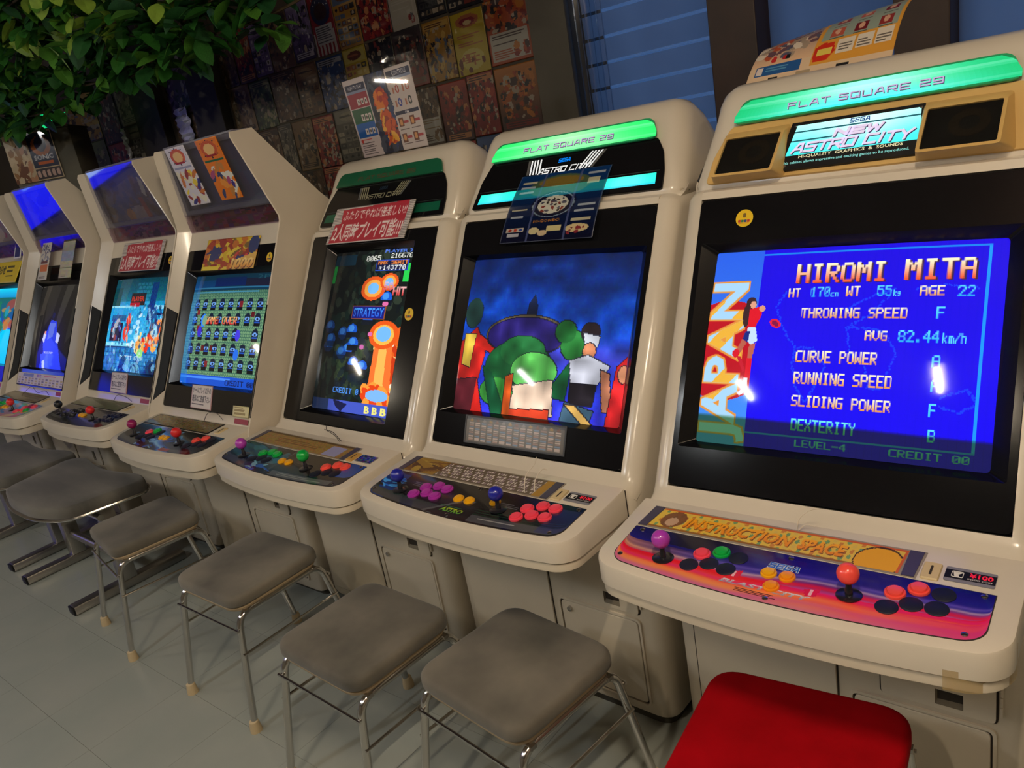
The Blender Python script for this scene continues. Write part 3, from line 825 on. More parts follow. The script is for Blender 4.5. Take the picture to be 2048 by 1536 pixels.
def rounded_cabinet(label, loc, rz, cv, hole, opening, overlay, strip, sticks, btnL, btnR, starts, lit, price='yen', yellowed=False):
    root = thing('arcade_cabinet', label, 'arcade cabinet', loc, rz)
    # lower body
    rim = roundpoly([(-.352, .24), (.352, .24), (.352, .80), (-.352, .80)], [.05, .05, .03, .03], 6)
    mk('base', loft([[(x * .985, y + (.006 if y < .4 else 0), .035) for x, y in rim], [(x, y, .05) for x, y in rim], [(x, y, .60) for x, y in rim]]), CREAM_B, root)
    rim2 = roundpoly([(-.33, .262), (.33, .262), (.33, .78), (-.33, .78)], .04, 4)
    mk('plinth', loft([[(x, y, 0) for x, y in rim2], [(x, y, .04) for x, y in rim2]]), DARKPL, root)
    front_door(root, 'front_panel', -.302, .012, .075, .585)
    cd = front_door(root, 'coin_door', .098, .292, .342, .585, hole=(.193, .240, .352, .386))
    front_door(root, 'cash_door', .046, .284, .075, .318, lip=True)
    mk('lock', lathe([(.007, 0), (.007, .008), (.005, .009), (.0001, .009)], 16), SCREW, root, loc=FB(.075, .300, .004), rot=(PI / 2, 0, 0))
    for k in range(4):
        mk('hinge_knuckle', box(.2985, .3035, .232, .2385, .362 + k * .022, .383 + k * .022, .001), CREAM_B, cd)
    # monitor body with rounded pillars round the bezel
    prof = [(.165, .56), (.165, .705), (.178, .716), (.205, .728), (.214, .739), (.224, .757), (.517, 1.308), (.535, 1.317), (.80, 1.317), (.84, 1.25), (.84, .56)]
    core = [(.24, .57), (.262, .755), (.555, 1.30), (.80, 1.30), (.82, .57)]
    sill = [(.165, .56), (.165, .705), (.178, .716), (.205, .728), (.2155, .7415), (.255, .725), (.255, .56)]
    topb = [PB(0, .628, .0)[1:], PB(0, .645, .0)[1:], (.535, 1.317), (.58, 1.317), (.56, 1.29)]
    mk('body_shell', join(prism(prof, .3135, .357, 0, .036, 6), prism(prof, -.357, -.3135, .036, 0, 6), prism(core, -.3135, .3135),
                          prism(sill, -.3135, .3135), prism(topb, -.3135, .3135)), CREAM, root, smooth=40)
    # header
    hp = [(.545, 1.290), (.545, 1.322), (.549, 1.334), (.6215, 1.4385), (.640, 1.474), (.656, 1.500), (.675, 1.519), (.700, 1.526), (.735, 1.522), (.78, 1.492), (.83, 1.42), (.85, 1.36), (.85, 1.290)]
    tap = lambda y, z: 1 - .105 * max(0, z - 1.325) / .2
    mk('header_shell', prism(hp, -.358, .358, .045, .045, 7, tap), CREAM, root, smooth=40)
    # light strip
    st = roundpoly([(-.268, -.004), (.268, -.004), (.250, .044), (-.250, .044)], [.004, .004, .022, .022], 5)
    if lit:
        c = Canvas(60, 10)
        cen = np.exp(-((c.U - .5) / .30) ** 2); g0 = np.array(lit['ends']) / 255.; g1 = np.array(lit['mid']) / 255.; g2 = np.array(lit['low']) / 255.
        c.a = g0 * (1 - cen[..., None]) + g1 * cen[..., None]; lo = (np.clip((c.V - .45) * 2, 0, 1) * cen)[..., None]; c.a = c.a * (1 - lo) + g2 * lo
        for v in (.2, .3, .85): c.put(np.abs(c.V - v) < .05, (230, 255, 240), .12)
        def sf(u, v):
            hw = .268 - .018 * v ** 3; s = .044 - .048 * v
            hw = .250 + .018 * min(1, v * 1.4) - (.02 * max(0, .25 - v) * 4) ** 1 * .8
            return PS((2 * u - 1) * hw, s, .004)
        sp = panel('light_strip', c, sf, LIT, root)
        mk('strip_rim', slab(PS, roundpoly([(-.272, -.008), (.272, -.008), (.252, .048), (-.252, .048)], .02, 4), -.002, .0035), mat('strip_green_edge', rgb(40, 170, 110), .3), sp)
        stroke_letters(sp, 'FLAT SQUARE 29', PS, -.150, .142, .009, .021, .0054, mat('strip_letters', rgb(186, 168, 214), .4, emit=rgb(186, 168, 214), es=.75), .15, .40, 0)
        stroke_letters(sp, 'FLAT SQUARE 29', PS, -.149, .1435, .0075, .0195, .0048, mat('strip_letter_shade', rgb(96, 70, 130), .5), .15, .40, 0)
    else:
        sp = mk('light_strip', slab(PS, st, -.002, .004, .002), mat('strip_unlit', rgb(24, 96, 66), .3, coat=.3), root)
        stroke_letters(sp, 'FLAT SQUARE 29', PS, -.145, .142, .009, .021, .0045, mat('strip_letters_dull', rgb(96, 66, 40), .5), .15, .40, 0)
    # bezel, screen
    bezel_with_screen(root, PB, (-.3125, .3125, 0, .624), hole, opening, cv)
    # control deck
    mk('deck', deck_geo(DK, .347, -.083, .046, .172, .6565, bev=.006), CREAM, root, smooth=32)
    mk('deck_skirt', deck_geo(DK, .343, -.079, .044, .20, .634, .6530, .003), CREAM_B, root, smooth=32)
    mk('skirt_gap', deck_geo(DK, .337, -.073, .040, .19, .645, .670, .003), GAP, root, smooth=32)
    for sx in (-1, 1): mk('deck_seam', box(sx * .3475 - .0012, sx * .3475 + .0012, .1715, .1735, .6565, .722), GAP, root, smooth=0)
    def of(u, v):
        x = -.311 + .622 * u; r = .03; hw = .311
        ex = max(0., abs(x) - (hw - r)); yf = -.060 + .030 * (x / .345) ** 2 + r - math.sqrt(max(0, r * r - ex * ex))
        y = .073 + (yf - .073) * v
        return DK(x, y, .0012)
    ov = panel('control_panel', overlay_canvas(overlay), of, OVER, root)
    mk('panel_edge', deck_slab_edge(), GAP, ov)
    for x, y in ((-.292, .064), (.297, .066), (-.296, -.020), (.286, -.028), (.004, .066), (.000, -.050)): screw(ov, DK, x, y)
    stp = panel('instruction_strip', strip_canvas(strip), quadfn(DK, (-.282, .146), (.176, .146), (.172, .081), (-.292, .081), .0016), PAPER, root)
    for xa, xb in ((-.305, -.284), (.177, .199)):
        mk('strip_end', slab(DK, [(xa - (.006 if xa < 0 else 0), .079), (xb - (.008 if xa < 0 else .003), .079), (xb, .148), (xa, .148)], 0, .0026), mat('strip_end_grey', rgb(70, 66, 84), .35), stp)
    mk('strip_bed', slab(DK, [(-.312, .0775), (.199, .0775), (.203, .150), (-.300, .150)], 0, .0012), mat('strip_bed', rgb(150, 140, 124), .4), stp)
    for (x, y, c) in sticks: joystick(root, DK, x, y, c)
    for (x, y, c) in btnL + btnR: button(root, DK, x, y, c)
    for (x, y, c) in starts: button(root, DK, x, y, c, SMALL)
    coin_slot(root, DK, .217, .103, BEIGE if price == 'yen' else mat('gold_plastic', rgb(196, 150, 70), .4))
    pp = price_plate(root, DK, .236, .307, .088, .124, price)
    if price != 'yen':
        c = Canvas(24, 12, (50, 60, 130)); c.noise(.5, 2, 3); panel('plate_print', c, flat(DK, .2375, .3055, .0895, .1225, .0019), GLOSSP, pp)
    return root
def deck_slab_edge():
    o = deck_outline(.3125, -.0615, .03, .0745)
    return loft([[DK(x, y, -.001) for x, y in o], [DK(x, y, .0008) for x, y in o]])
SIX_L = [(-.147, .026), (-.115, .041), (-.081, .036), (-.157, -.009), (-.124, .005), (-.090, .000)]
SIX_R = [(.180, .030), (.210, .050), (.245, .050), (.176, -.006), (.207, .012), (.242, .014)]
def cols(pts, cs): return [(x, y, c) for (x, y), c in zip(pts, cs)]

# ------------------------------------------------------------------ pictures on the screens
def scr_stats():
    c = Canvas(320, 240, (22, 2, 236))
    c.vgrad((26, 2, 226), (18, 0, 250)); 
    for i in range(40): c.rect(i / 40, 0, i / 40 + .004, 1, (14, 0, 214), .5)
    # pale map outlines
    r = random.Random(5)
    def coast(pts):
        for (a, b), (d, e) in zip(pts, pts[1:]):
            n = 14
            for k in range(n):
                t = k / n; c.ell(a + (d - a) * t + r.uniform(-.004, .004), b + (e - b) * t + r.uniform(-.004, .004), .0035, .0045, (20, 60, 250))
    coast([(.30, .22), (.27, .30), (.31, .42), (.36, .50), (.42, .50), (.47, .58), (.44, .68), (.41, .76), (.37, .68), (.35, .58), (.36, .50)])
    coast([(.52, .32), (.56, .28), (.62, .24), (.68, .22), (.60, .34), (.53, .40), (.55, .52), (.60, .56), (.62, .68), (.66, .68), (.70, .52), (.66, .42), (.60, .40), (.53, .40)])
    coast([(.74, .22), (.84, .20), (.93, .22)]); coast([(.84, .70), (.92, .66), (.95, .72), (.90, .76), (.84, .74)])
    c.rect(.196, .022, .953, .030, (20, 130, 236)); c.rect(.945, .03, .953, .93, (24, 150, 246)); c.rect(.19, .925, .953, .932, (20, 120, 220))
    # country column
    c.rect(0, 0, .197, 1, (44, 104, 236)); c.vgrad((40, 96, 232), (70, 150, 250), 0, 1, 0, .197)
    big = text_mask('JAPAN', 196, 60, .03)
    cc = Canvas(320, 240); m = np.zeros((240, 320)); rot = np.rot90(big)
    h, w = rot.shape; y0, x0 = 40, 2; m[y0:y0 + h, x0:x0 + w] = rot
    dil = m.copy()
    for dy in (-2, 0, 2):
        for dx in (-2, 0, 2): dil = np.maximum(dil, np.roll(np.roll(m, dy, 0), dx, 1))
    dil = dil * (c.U < .197)
    disc = ((c.U - .08) / .20) ** 2 + ((c.V - .52) / .26) ** 2 < 1
    c.put(disc & (c.U < .197), (190, 16, 34)); c.put(dil, (232, 150, 60)); c.put(m * (c.U < .197), (170, 216, 250))
    c.put(m * disc * (c.U < .197) * (((c.U * 3 + c.V * 2) % .5) < .22), (240, 180, 60))
    # small running figure, plain stand-in
    c.ell(.170, .275, .020, .030, (60, 36, 40)); c.ell(.155, .34, .014, .06, (60, 36, 40)); c.ell(.178, .285, .012, .018, (226, 160, 130))
    c.poly([(.165, .31), (.215, .29), (.215, .34), (.195, .40), (.165, .40)], (224, 20, 40)); c.ell(.215, .305, .012, .016, (220, 150, 120))
    c.poly([(.168, .40), (.198, .40), (.210, .47), (.186, .49), (.160, .46)], (200, 224, 250)); c.poly([(.160, .42), (.178, .42), (.172, .48), (.150, .46)], (24, 40, 130))
    c.poly([(.150, .46), (.168, .48), (.140, .55), (.128, .52)], (186, 96, 76)); c.ell(.130, .535, .014, .022, (220, 26, 44)); c.poly([(.135, .55), (.150, .55), (.175, .62), (.165, .63)], (200, 30, 50))
    c.poly([(.180, .49), (.205, .48), (.196, .56), (.178, .56)], (190, 100, 80)); c.rect(.176, .56, .196, .66, (222, 26, 44)); c.rect(.172, .66, .188, .70, (230, 230, 240)); c.poly([(.150, .735), (.190, .70), (.192, .72), (.160, .75)], (230, 230, 246))
    c.ell(.272, .38, .026, .018, (226, 30, 60), 1, .9); c.ell(.272, .38, .018, .010, (130, 16, 70), 1, .9)
    W, O, Cy = (255, 246, 214), (232, 150, 80), (90, 216, 252)
    c.pix('HIROMI', .332, .082, .640, .178, (255, 250, 210), (240, 84, 50), shadow=(70, 40, 60))
    c.pix('MITA', .701, .080, .913, .176, (255, 250, 210), (240, 84, 50), shadow=(70, 40, 60))
    def t(s, u0, v0, u1, v1, a=W, b=O): c.pix(s, u0, v0, u1, v1, a, b)
    t('HT', .308, .203, .354, .252); t('170', .391, .199, .458, .250, Cy, (40, 170, 240)); t('cm', .464, .222, .492, .248, Cy, Cy)
    t('WT', .516, .201, .564, .250); t('55', .619, .199, .666, .249, Cy, (40, 170, 240)); t('kg', .671, .219, .694, .252, Cy, Cy)
    t('AGE', .754, .203, .829, .252); t('22', .867, .203, .917, .255, Cy, (40, 170, 240))
    t('THROWING SPEED', .365, .303, .721, .356); t('F', .810, .301, .833, .355, Cy, (60, 180, 250))
    t('AVG', .593, .411, .667, .460); t('82.44', .699, .410, .826, .462, Cy, (40, 170, 240)); t('km/h', .833, .415, .903, .464, Cy, Cy)
    t('CURVE POWER', .363, .512, .640, .570); t('A', .810, .516, .833, .570, Cy, (60, 180, 250))
    t('RUNNING SPEED', .363, .618, .694, .675); t('A', .811, .624, .834, .680, Cy, (60, 180, 250))
    t('SLIDING POWER', .363, .728, .696, .785); t('F', .813, .731, .835, .786, Cy, (60, 180, 250))
    t('DEXTERITY', .368, .840, .591, .900, (110, 230, 240), (70, 170, 150)); t('B', .815, .840, .837, .894, Cy, (60, 190, 200))
    t('LEVEL-4', .389, .940, .566, .977, (80, 190, 200), (70, 160, 160)); t('CREDIT 00', .702, .942, .942, .977, (80, 190, 190), (70, 160, 150))
    # the part of the frame the tube had not redrawn yet
    d = np.clip((c.V - .868 + .02 * (1 - c.U)) * 60, 0, 1)
    f = np.stack([1 - .62 * d, 1 - .5 * d, 1 - .66 * d], -1); c.a = np.clip(c.a * f + np.stack([.03 * d, .06 * d, .02 * d], -1), 0, 1)
    return c
def scr_group():
    c = Canvas(220, 165); c.vgrad((4, 36, 110), (10, 70, 190), 0, .5); c.vgrad((10, 70, 190), (60, 60, 250), .5, 1.01); c.noise(.04, 3, 3)
    c.put(np.exp(-((c.V - .62) / .10) ** 2) * np.exp(-((c.U - .7) / .5) ** 2), (120, 80, 230), .5)
    c.poly([(.40, .48), (.42, .30), (.45, .24), (.47, .30), (.48, .48)], (20, 30, 60)); c.ell(.40, .47, .05, .03, (20, 30, 60))
    # plain colour masses standing in for the picture
    c.poly([(.0, .55), (.10, .45), (.18, .62), (.15, .80), (.20, 1), (0, 1)], (210, 36, 30)); c.ell(.06, .36, .06, .10, (30, 60, 56)); c.poly([(.02, .5), (.10, .5), (.08, .72), (.02, .7)], (226, 190, 70)); c.poly([(0, .8), (.14, .78), (.12, 1), (0, 1)], (96, 30, 40)); c.poly([(.13, .5), (.30, .62), (.28, .65), (.12, .58)], (220, 40, 30))
    c.ell(.42, .50, .25, .13, (96, 84, 60)); c.ell(.42, .505, .24, .12, (40, 30, 110)); 
    c.ell(.40, .70, .21, .17, (24, 96, 50)); c.ell(.42, .60, .14, .10, (34, 110, 56)); c.ell(.50, .72, .14, .12, (96, 200, 90)); c.poly([(.58, .86), (.72, .62), (.70, .88)], (20, 92, 52)); c.ell(.71, .55, .07, .09, (40, 120, 52)); c.ell(.66, .47, .06, .07, (30, 100, 44))
    c.poly([(.35, .82), (.62, .76), (.64, .98), (.38, 1)], (236, 206, 180)); c.poly([(.36, .96), (.62, .94), (.62, 1), (.36, 1)], (226, 70, 40)); c.ell(.28, .86, .11, .09, (60, 150, 60)); c.poly([(.17, .7), (.24, .74), (.36, 1), (.26, 1)], (18, 84, 50)); c.poly([(.33, .76), (.38, .74), (.38, 1), (.33, 1)], (222, 90, 30))
    c.ell(.795, .47, .05, .06, (40, 30, 34)); c.poly([(.755, .47), (.85, .49), (.84, .56), (.77, .54)], (200, 204, 214)); c.ell(.80, .58, .035, .05, (206, 130, 90)); c.poly([(.70, .64), (.80, .60), (.92, .66), (.86, .78), (.72, .78)], (216, 218, 232)); c.poly([(.72, .77), (.86, .77), (.85, .90), (.72, .90)], (30, 26, 32)); c.poly([(.87, .68), (.92, .70), (.95, .92), (.90, .92)], (206, 130, 96)); c.poly([(.70, .88), (.86, .92), (.84, 1), (.68, 1)], (60, 90, 110)); c.poly([(.70, .90), (.76, .90), (.86, 1), (.80, 1)], (214, 170, 90))
    c.poly([(.95, .66), (1, .60), (1, 1), (.92, 1)], (214, 36, 40)); c.ell(.99, .70, .03, .05, (226, 150, 110))
    e = np.abs(np.diff(c.a, axis=0, prepend=c.a[:1])).sum(2) + np.abs(np.diff(c.a, axis=1, prepend=c.a[:, :1])).sum(2)
    c.put(np.clip((e - .25) * 3, 0, 1) * (c.V > .3), (16, 18, 34), .75)
    r = np.random.RandomState(3); g = r.rand(16, 21); yi = c.V * 14; xi = c.U * 19; y0 = yi.astype(int); x0 = xi.astype(int); fy, fx = yi - y0, xi - x0
    n = g[y0, x0] * (1 - fy) * (1 - fx) + g[y0 + 1, x0] * fy * (1 - fx) + g[y0, x0 + 1] * (1 - fy) * fx + g[y0 + 1, x0 + 1] * fy * fx
    c.a = np.clip(c.a * (.62 + .62 * n)[..., None] + (.10 * np.clip(n - .6, 0, 1))[..., None], 0, 1)
    c.put(np.clip(.30 - c.V, 0, .3) * 1.5, (20, 24, 50), .6)
    return c
def scr_shooter():
    c = Canvas(150, 205, (16, 24, 22)); c.blobs(300, [(20, 40, 34), (10, 20, 24), (34, 50, 40), (26, 34, 26), (44, 56, 44)], .035, .025, 2)
    c.blobs(60, [(60, 80, 50), (14, 30, 50)], .04, .03, 4, (.25, .55, .7, .9), .6)
    for i, (u, v) in enumerate(((.10, .48), (.12, .60), (.30, .52), (.42, .50), (.40, .62), (.32, .64), (.50, .70), (.60, .42), (.78, .30), (.46, .58), (.14, .56), (.62, .72))):
        k = 1.0 if u > .35 else .6
        c.ell(u, v, .065, .040, (20, 90, 210), k); c.ell(u - .01, v - .012, .04, .02, (70, 150, 240), k); c.rect(u - .07, v + .012, u + .07, v + .045, (14, 22, 34), k)
    for u, v, rr in ((.60, .24, 1.0), (.78, .20, .7)):
        c.ell(u, v, .15 * rr, .075 * rr, (236, 90, 30)); c.ell(u, v, .11 * rr, .055 * rr, (250, 170, 70)); c.ell(u, v, .07 * rr, .035 * rr, (120, 190, 250))
    c.poly([(.72, .56), (1, .56), (1, 1), (.80, .92)], (240, 150, 60)); c.blobs(90, [(255, 210, 120), (240, 100, 30), (255, 240, 210), (210, 60, 20)], .06, .03, 8, (.78, .50, 1, .92))
    c.poly([(.74, .56), (.94, .56), (.98, .86), (.72, .86)], (250, 120, 50)); c.poly([(.80, .56), (.88, .56), (.90, .86), (.78, .86)], (255, 190, 90)); c.blobs(40, [(236, 70, 20), (255, 160, 60)], .06, .04, 6, (.70, .84, 1, .97))
    c.ell(.82, .52, .17, .085, (240, 90, 24)); c.ell(.82, .52, .12, .06, (250, 190, 80)); c.ell(.82, .515, .085, .045, (120, 190, 255)); c.ell(.84, .88, .13, .035, (130, 190, 250))
    c.ell(.78, .335, .035, .015, (230, 110, 170)); c.ell(.66, .52, .03, .014, (226, 110, 180)); c.ell(.58, .60, .03, .014, (200, 100, 170))
    c.rect(.38, .345, .80, .43, (150, 80, 40)); c.rect(.39, .352, .79, .424, (18, 30, 130)); c.text('STRATEGY', .40, .36, .78, .415, (70, 160, 250), (40, 90, 220), bold=.02)
    c.rect(0, .09, .05, .20, (40, 210, 80)); c.rect(.93, .09, 1, .20, (40, 210, 80)); c.rect(0, .02, .3, .09, (20, 60, 80)); 
    c.pix('0065', .44, .035, .62, .068, (240, 240, 230)); c.pix('216676', .74, .022, .99, .056, (240, 240, 230)); c.text('PLAYER 2', .66, .0, .98, .02, (90, 130, 240), bold=.02)
    c.rect(.58, .065, .96, .13, (40, 80, 200)); c.rect(.59, .07, .95, .125, (20, 24, 60)); c.pix('MAX 56HIT', .60, .07, .95, .095, (250, 140, 60)); c.pix('+143770', .62, .098, .93, .125, (236, 240, 240))
    c.text('50', .72, .20, .84, .255, (200, 190, 230), (230, 90, 80), bold=.04); c.text('HIT', .84, .23, .99, .285, (240, 190, 190), (220, 60, 60), bold=.04)
    c.pix('CREDIT 0', .28, .855, .62, .888, (80, 150, 250)); c.rect(0, .93, 1, 1, (70, 90, 200)); c.poly([(.30, .93), (.5, .95), (.42, 1), (.34, .97)], (20, 26, 70)); c.rect(0, .93, .24, 1, (16, 40, 60), .7)
    for k in range(3): c.text('B', .72 + k * .095, .945, .78 + k * .095, .99, (250, 240, 130), bold=.04)
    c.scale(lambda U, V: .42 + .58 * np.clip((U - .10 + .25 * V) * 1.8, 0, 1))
    return c
def scr_maze():
    c = Canvas(200, 150, (58, 104, 86)); r = random.Random(4)
    for i in range(46):
        for j in range(30):
            u, v = (i + (.5 if j % 2 else 0)) / 46, .16 + j / 30 * .78
            c.ell(u, v, .0085, .011, (126, 168, 122), .85)
    for j in range(5):
        for i in range(8):
            u, v = .10 + i * .117, .27 + j * .135
            if (i, j) in ((6, 2),): continue
            c.rect(u - .034, v - .015, u + .034, v + .06, (12, 16, 22)); c.ell(u, v - .012, .034, .040, (20, 30, 50)); c.ell(u, v - .002, .030, .016, (110, 160, 230)); c.ell(u, v, .012, .010, (20, 30, 60)); c.rect(u - .03, v + .020, u + .03, v + .032, (30, 80, 180))
    for u, v in ((.14, .33), (.86, .35), (.17, .48), (.12, .68), (.28, .66), (.40, .66), (.36, .80), (.43, .42), (.70, .26)):
        c.rect(u - .022, v - .012, u + .022, v + .04, r.choice([(120, 30, 40), (90, 24, 30), (30, 50, 120)]))
    c.ell(.20, .52, .03, .05, (60, 40, 200)); c.ell(.72, .55, .03, .05, (70, 60, 220)); c.ell(.73, .72, .03, .05, (40, 110, 230))
    c.rect(0, 0, 1, .15, (8, 60, 90)); c.rect(0, .05, .30, .12, (10, 70, 140)); c.rect(.3, .03, .7, .11, (10, 26, 110)); c.rect(.70, .04, 1, .12, (40, 20, 50)); c.rect(.04, .155, .88, .17, (90, 170, 200)); c.rect(0, .115, 1, .125, (60, 140, 190)); c.text('2P', .83, .01, .97, .045, (60, 130, 150))
    c.pix('GAME OVER', .25, .39, .68, .455, (250, 200, 120), (230, 70, 60), shadow=(40, 10, 20)); c.ell(.235, .42, .035, .06, (40, 130, 250)); c.ell(.25, .42, .03, .05, (120, 160, 130))
    c.rect(0, .915, 1, 1, (20, 80, 200)); c.rect(0, .93, .7, .945, (70, 140, 250)); c.pix('CREDIT 00', .64, .94, .97, .99, (10, 20, 70))
    c.put((c.U < .10) * 1.0, (30, 120, 220), .5)
    c.put(np.clip(.28 - c.V, 0, .28) * 2.6, (0, 30, 40), .9)
    return c
def scr_castle():
    c = Canvas(180, 135, (20, 130, 180)); c.vgrad((6, 70, 90), (10, 120, 150), 0, .25); c.vgrad((24, 150, 210), (40, 170, 230), .25, .72); c.vgrad((20, 110, 190), (10, 80, 150), .72, 1.01)
    for j in range(22):
        for i in range(16):
            if .40 < i / 16 < .7 or j > 16: c.rect(i / 16 + (.03 if j % 2 else 0), .05 + j * .042, i / 16 + (.03 if j % 2 else 0) + .05, .05 + j * .042 + .03, (90, 200, 250), .35)
    c.rect(.70, .05, .80, .45, (10, 50, 130)); c.rect(.0, .10, .16, .30, (10, 70, 80)); c.rect(.36, .16, .62, .30, (40, 26, 30)); c.text('PLAYER', .38, .20, .60, .25, (226, 50, 40), bold=.04); c.rect(.36, .27, .54, .31, (180, 24, 40))
    c.rect(.05, .40, .34, .47, (30, 90, 150)); c.rect(.06, .48, .30, .68, (20, 20, 60)); c.blobs(12, [(130, 60, 70), (40, 50, 140), (170, 170, 190)], .03, .05, 7, (.08, .48, .28, .66))
    c.rect(0, .70, .62, .735, (130, 220, 250)); c.rect(0, .735, .62, .75, (10, 60, 120)); c.rect(0, .30, .4, .32, (180, 236, 255), .8)
    for k in range(6): c.rect(.05 + k * .09, .74, .07 + k * .09, .88, (10, 70, 140), .6)
    c.blobs(30, [(236, 90, 40), (250, 170, 80), (226, 50, 30), (255, 220, 150)], .035, .05, 3, (.60, .62, .92, .76)); c.blobs(14, [(236, 90, 40), (250, 150, 80)], .03, .06, 13, (.80, .48, .96, .66)); c.blobs(16, [(230, 60, 50), (240, 150, 120)], .02, .05, 5, (.34, .40, .42, .66)); c.ell(.68, .80, .05, .045, (150, 226, 130))
    c.blobs(14, [(200, 236, 255), (240, 250, 250)], .03, .03, 15, (.45, .40, .6, .75), .8); c.rect(.82, .30, 1, .33, (140, 220, 255)); c.rect(.82, .38, 1, .40, (10, 40, 80)); c.blobs(20, [(160, 226, 255), (20, 60, 130)], .02, .06, 19, (.72, .35, 1, .6), .7)
    c.pix('INSERT COIN', .32, .83, .74, .875, (190, 230, 250)); c.blobs(16, [(10, 50, 110), (8, 30, 70), (120, 190, 230)], .05, .06, 9, (.36, .90, 1, 1), .8); c.ell(.12, .90, .10, .10, (70, 120, 220), .5); c.blobs(160, [(10, 60, 110), (120, 210, 250), (14, 90, 150), (200, 240, 255), (8, 40, 80)], .016, .02, 23, (0, .3, 1, 1), .55); c.noise(.12, 2, 5); c.put(np.clip(.34 - c.V, 0, .34) * 2, (4, 50, 60), .8)
    return c
def scr_dress():
    c = Canvas(100, 120, (24, 22, 22)); c.vgrad((30, 29, 27), (16, 15, 18)); c.poly([(.62, 0), (.78, 0), (.62, .5), (.48, .62), (.52, .5)], (52, 50, 45)); c.poly([(.2, .0), (.5, .0), (.42, .36), (.26, .5)], (40, 38, 35)); c.poly([(.85, .2), (1, .1), (1, .5), (.8, .7)], (36, 35, 32))
    c.put(np.exp(-((c.U - .5) / .22) ** 2 - ((c.V - .75) / .3) ** 2), (30, 20, 120), .8)
    c.poly([(.42, .42), (.56, .44), (.62, .62), (.80, 1), (.28, 1), (.34, .80), (.30, .68)], (40, 60, 220)); c.poly([(.40, .46), (.54, .46), (.52, .62), (.40, .66)], (90, 110, 220)); c.poly([(.28, .84), (.46, .80), (.50, .98), (.36, 1)], (60, 80, 250)); c.poly([(.60, .56), (.68, .60), (.66, .70), (.60, .68)], (190, 196, 246)); c.poly([(.30, .58), (.36, .60), (.33, .70), (.28, .66)], (200, 200, 226)); c.ell(.33, .575, .02, .02, (220, 140, 90))
    c.ell(.46, .37, .035, .035, (24, 26, 70)); c.poly([(.34, .92), (.40, .90), (.42, 1), (.36, 1)], (190, 200, 250)); c.text('PRESS START', .36, .80, .58, .825, (200, 200, 226), bold=.01)
    return c
def scr_cyan():
    c = Canvas(60, 80, (0, 200, 240)); c.vgrad((0, 210, 246), (10, 120, 190), 0, .16); c.vgrad((10, 100, 90), (10, 70, 190), .12, .55); c.vgrad((0, 200, 246), (0, 190, 250), .58, 1.01); c.blobs(30, [(20, 120, 80), (30, 90, 220), (20, 150, 200), (180, 60, 50), (200, 140, 60)], .10, .06, 4, (.2, .2, 1, .55), .7); c.ell(.93, .50, .08, .05, (220, 60, 40))
    return c

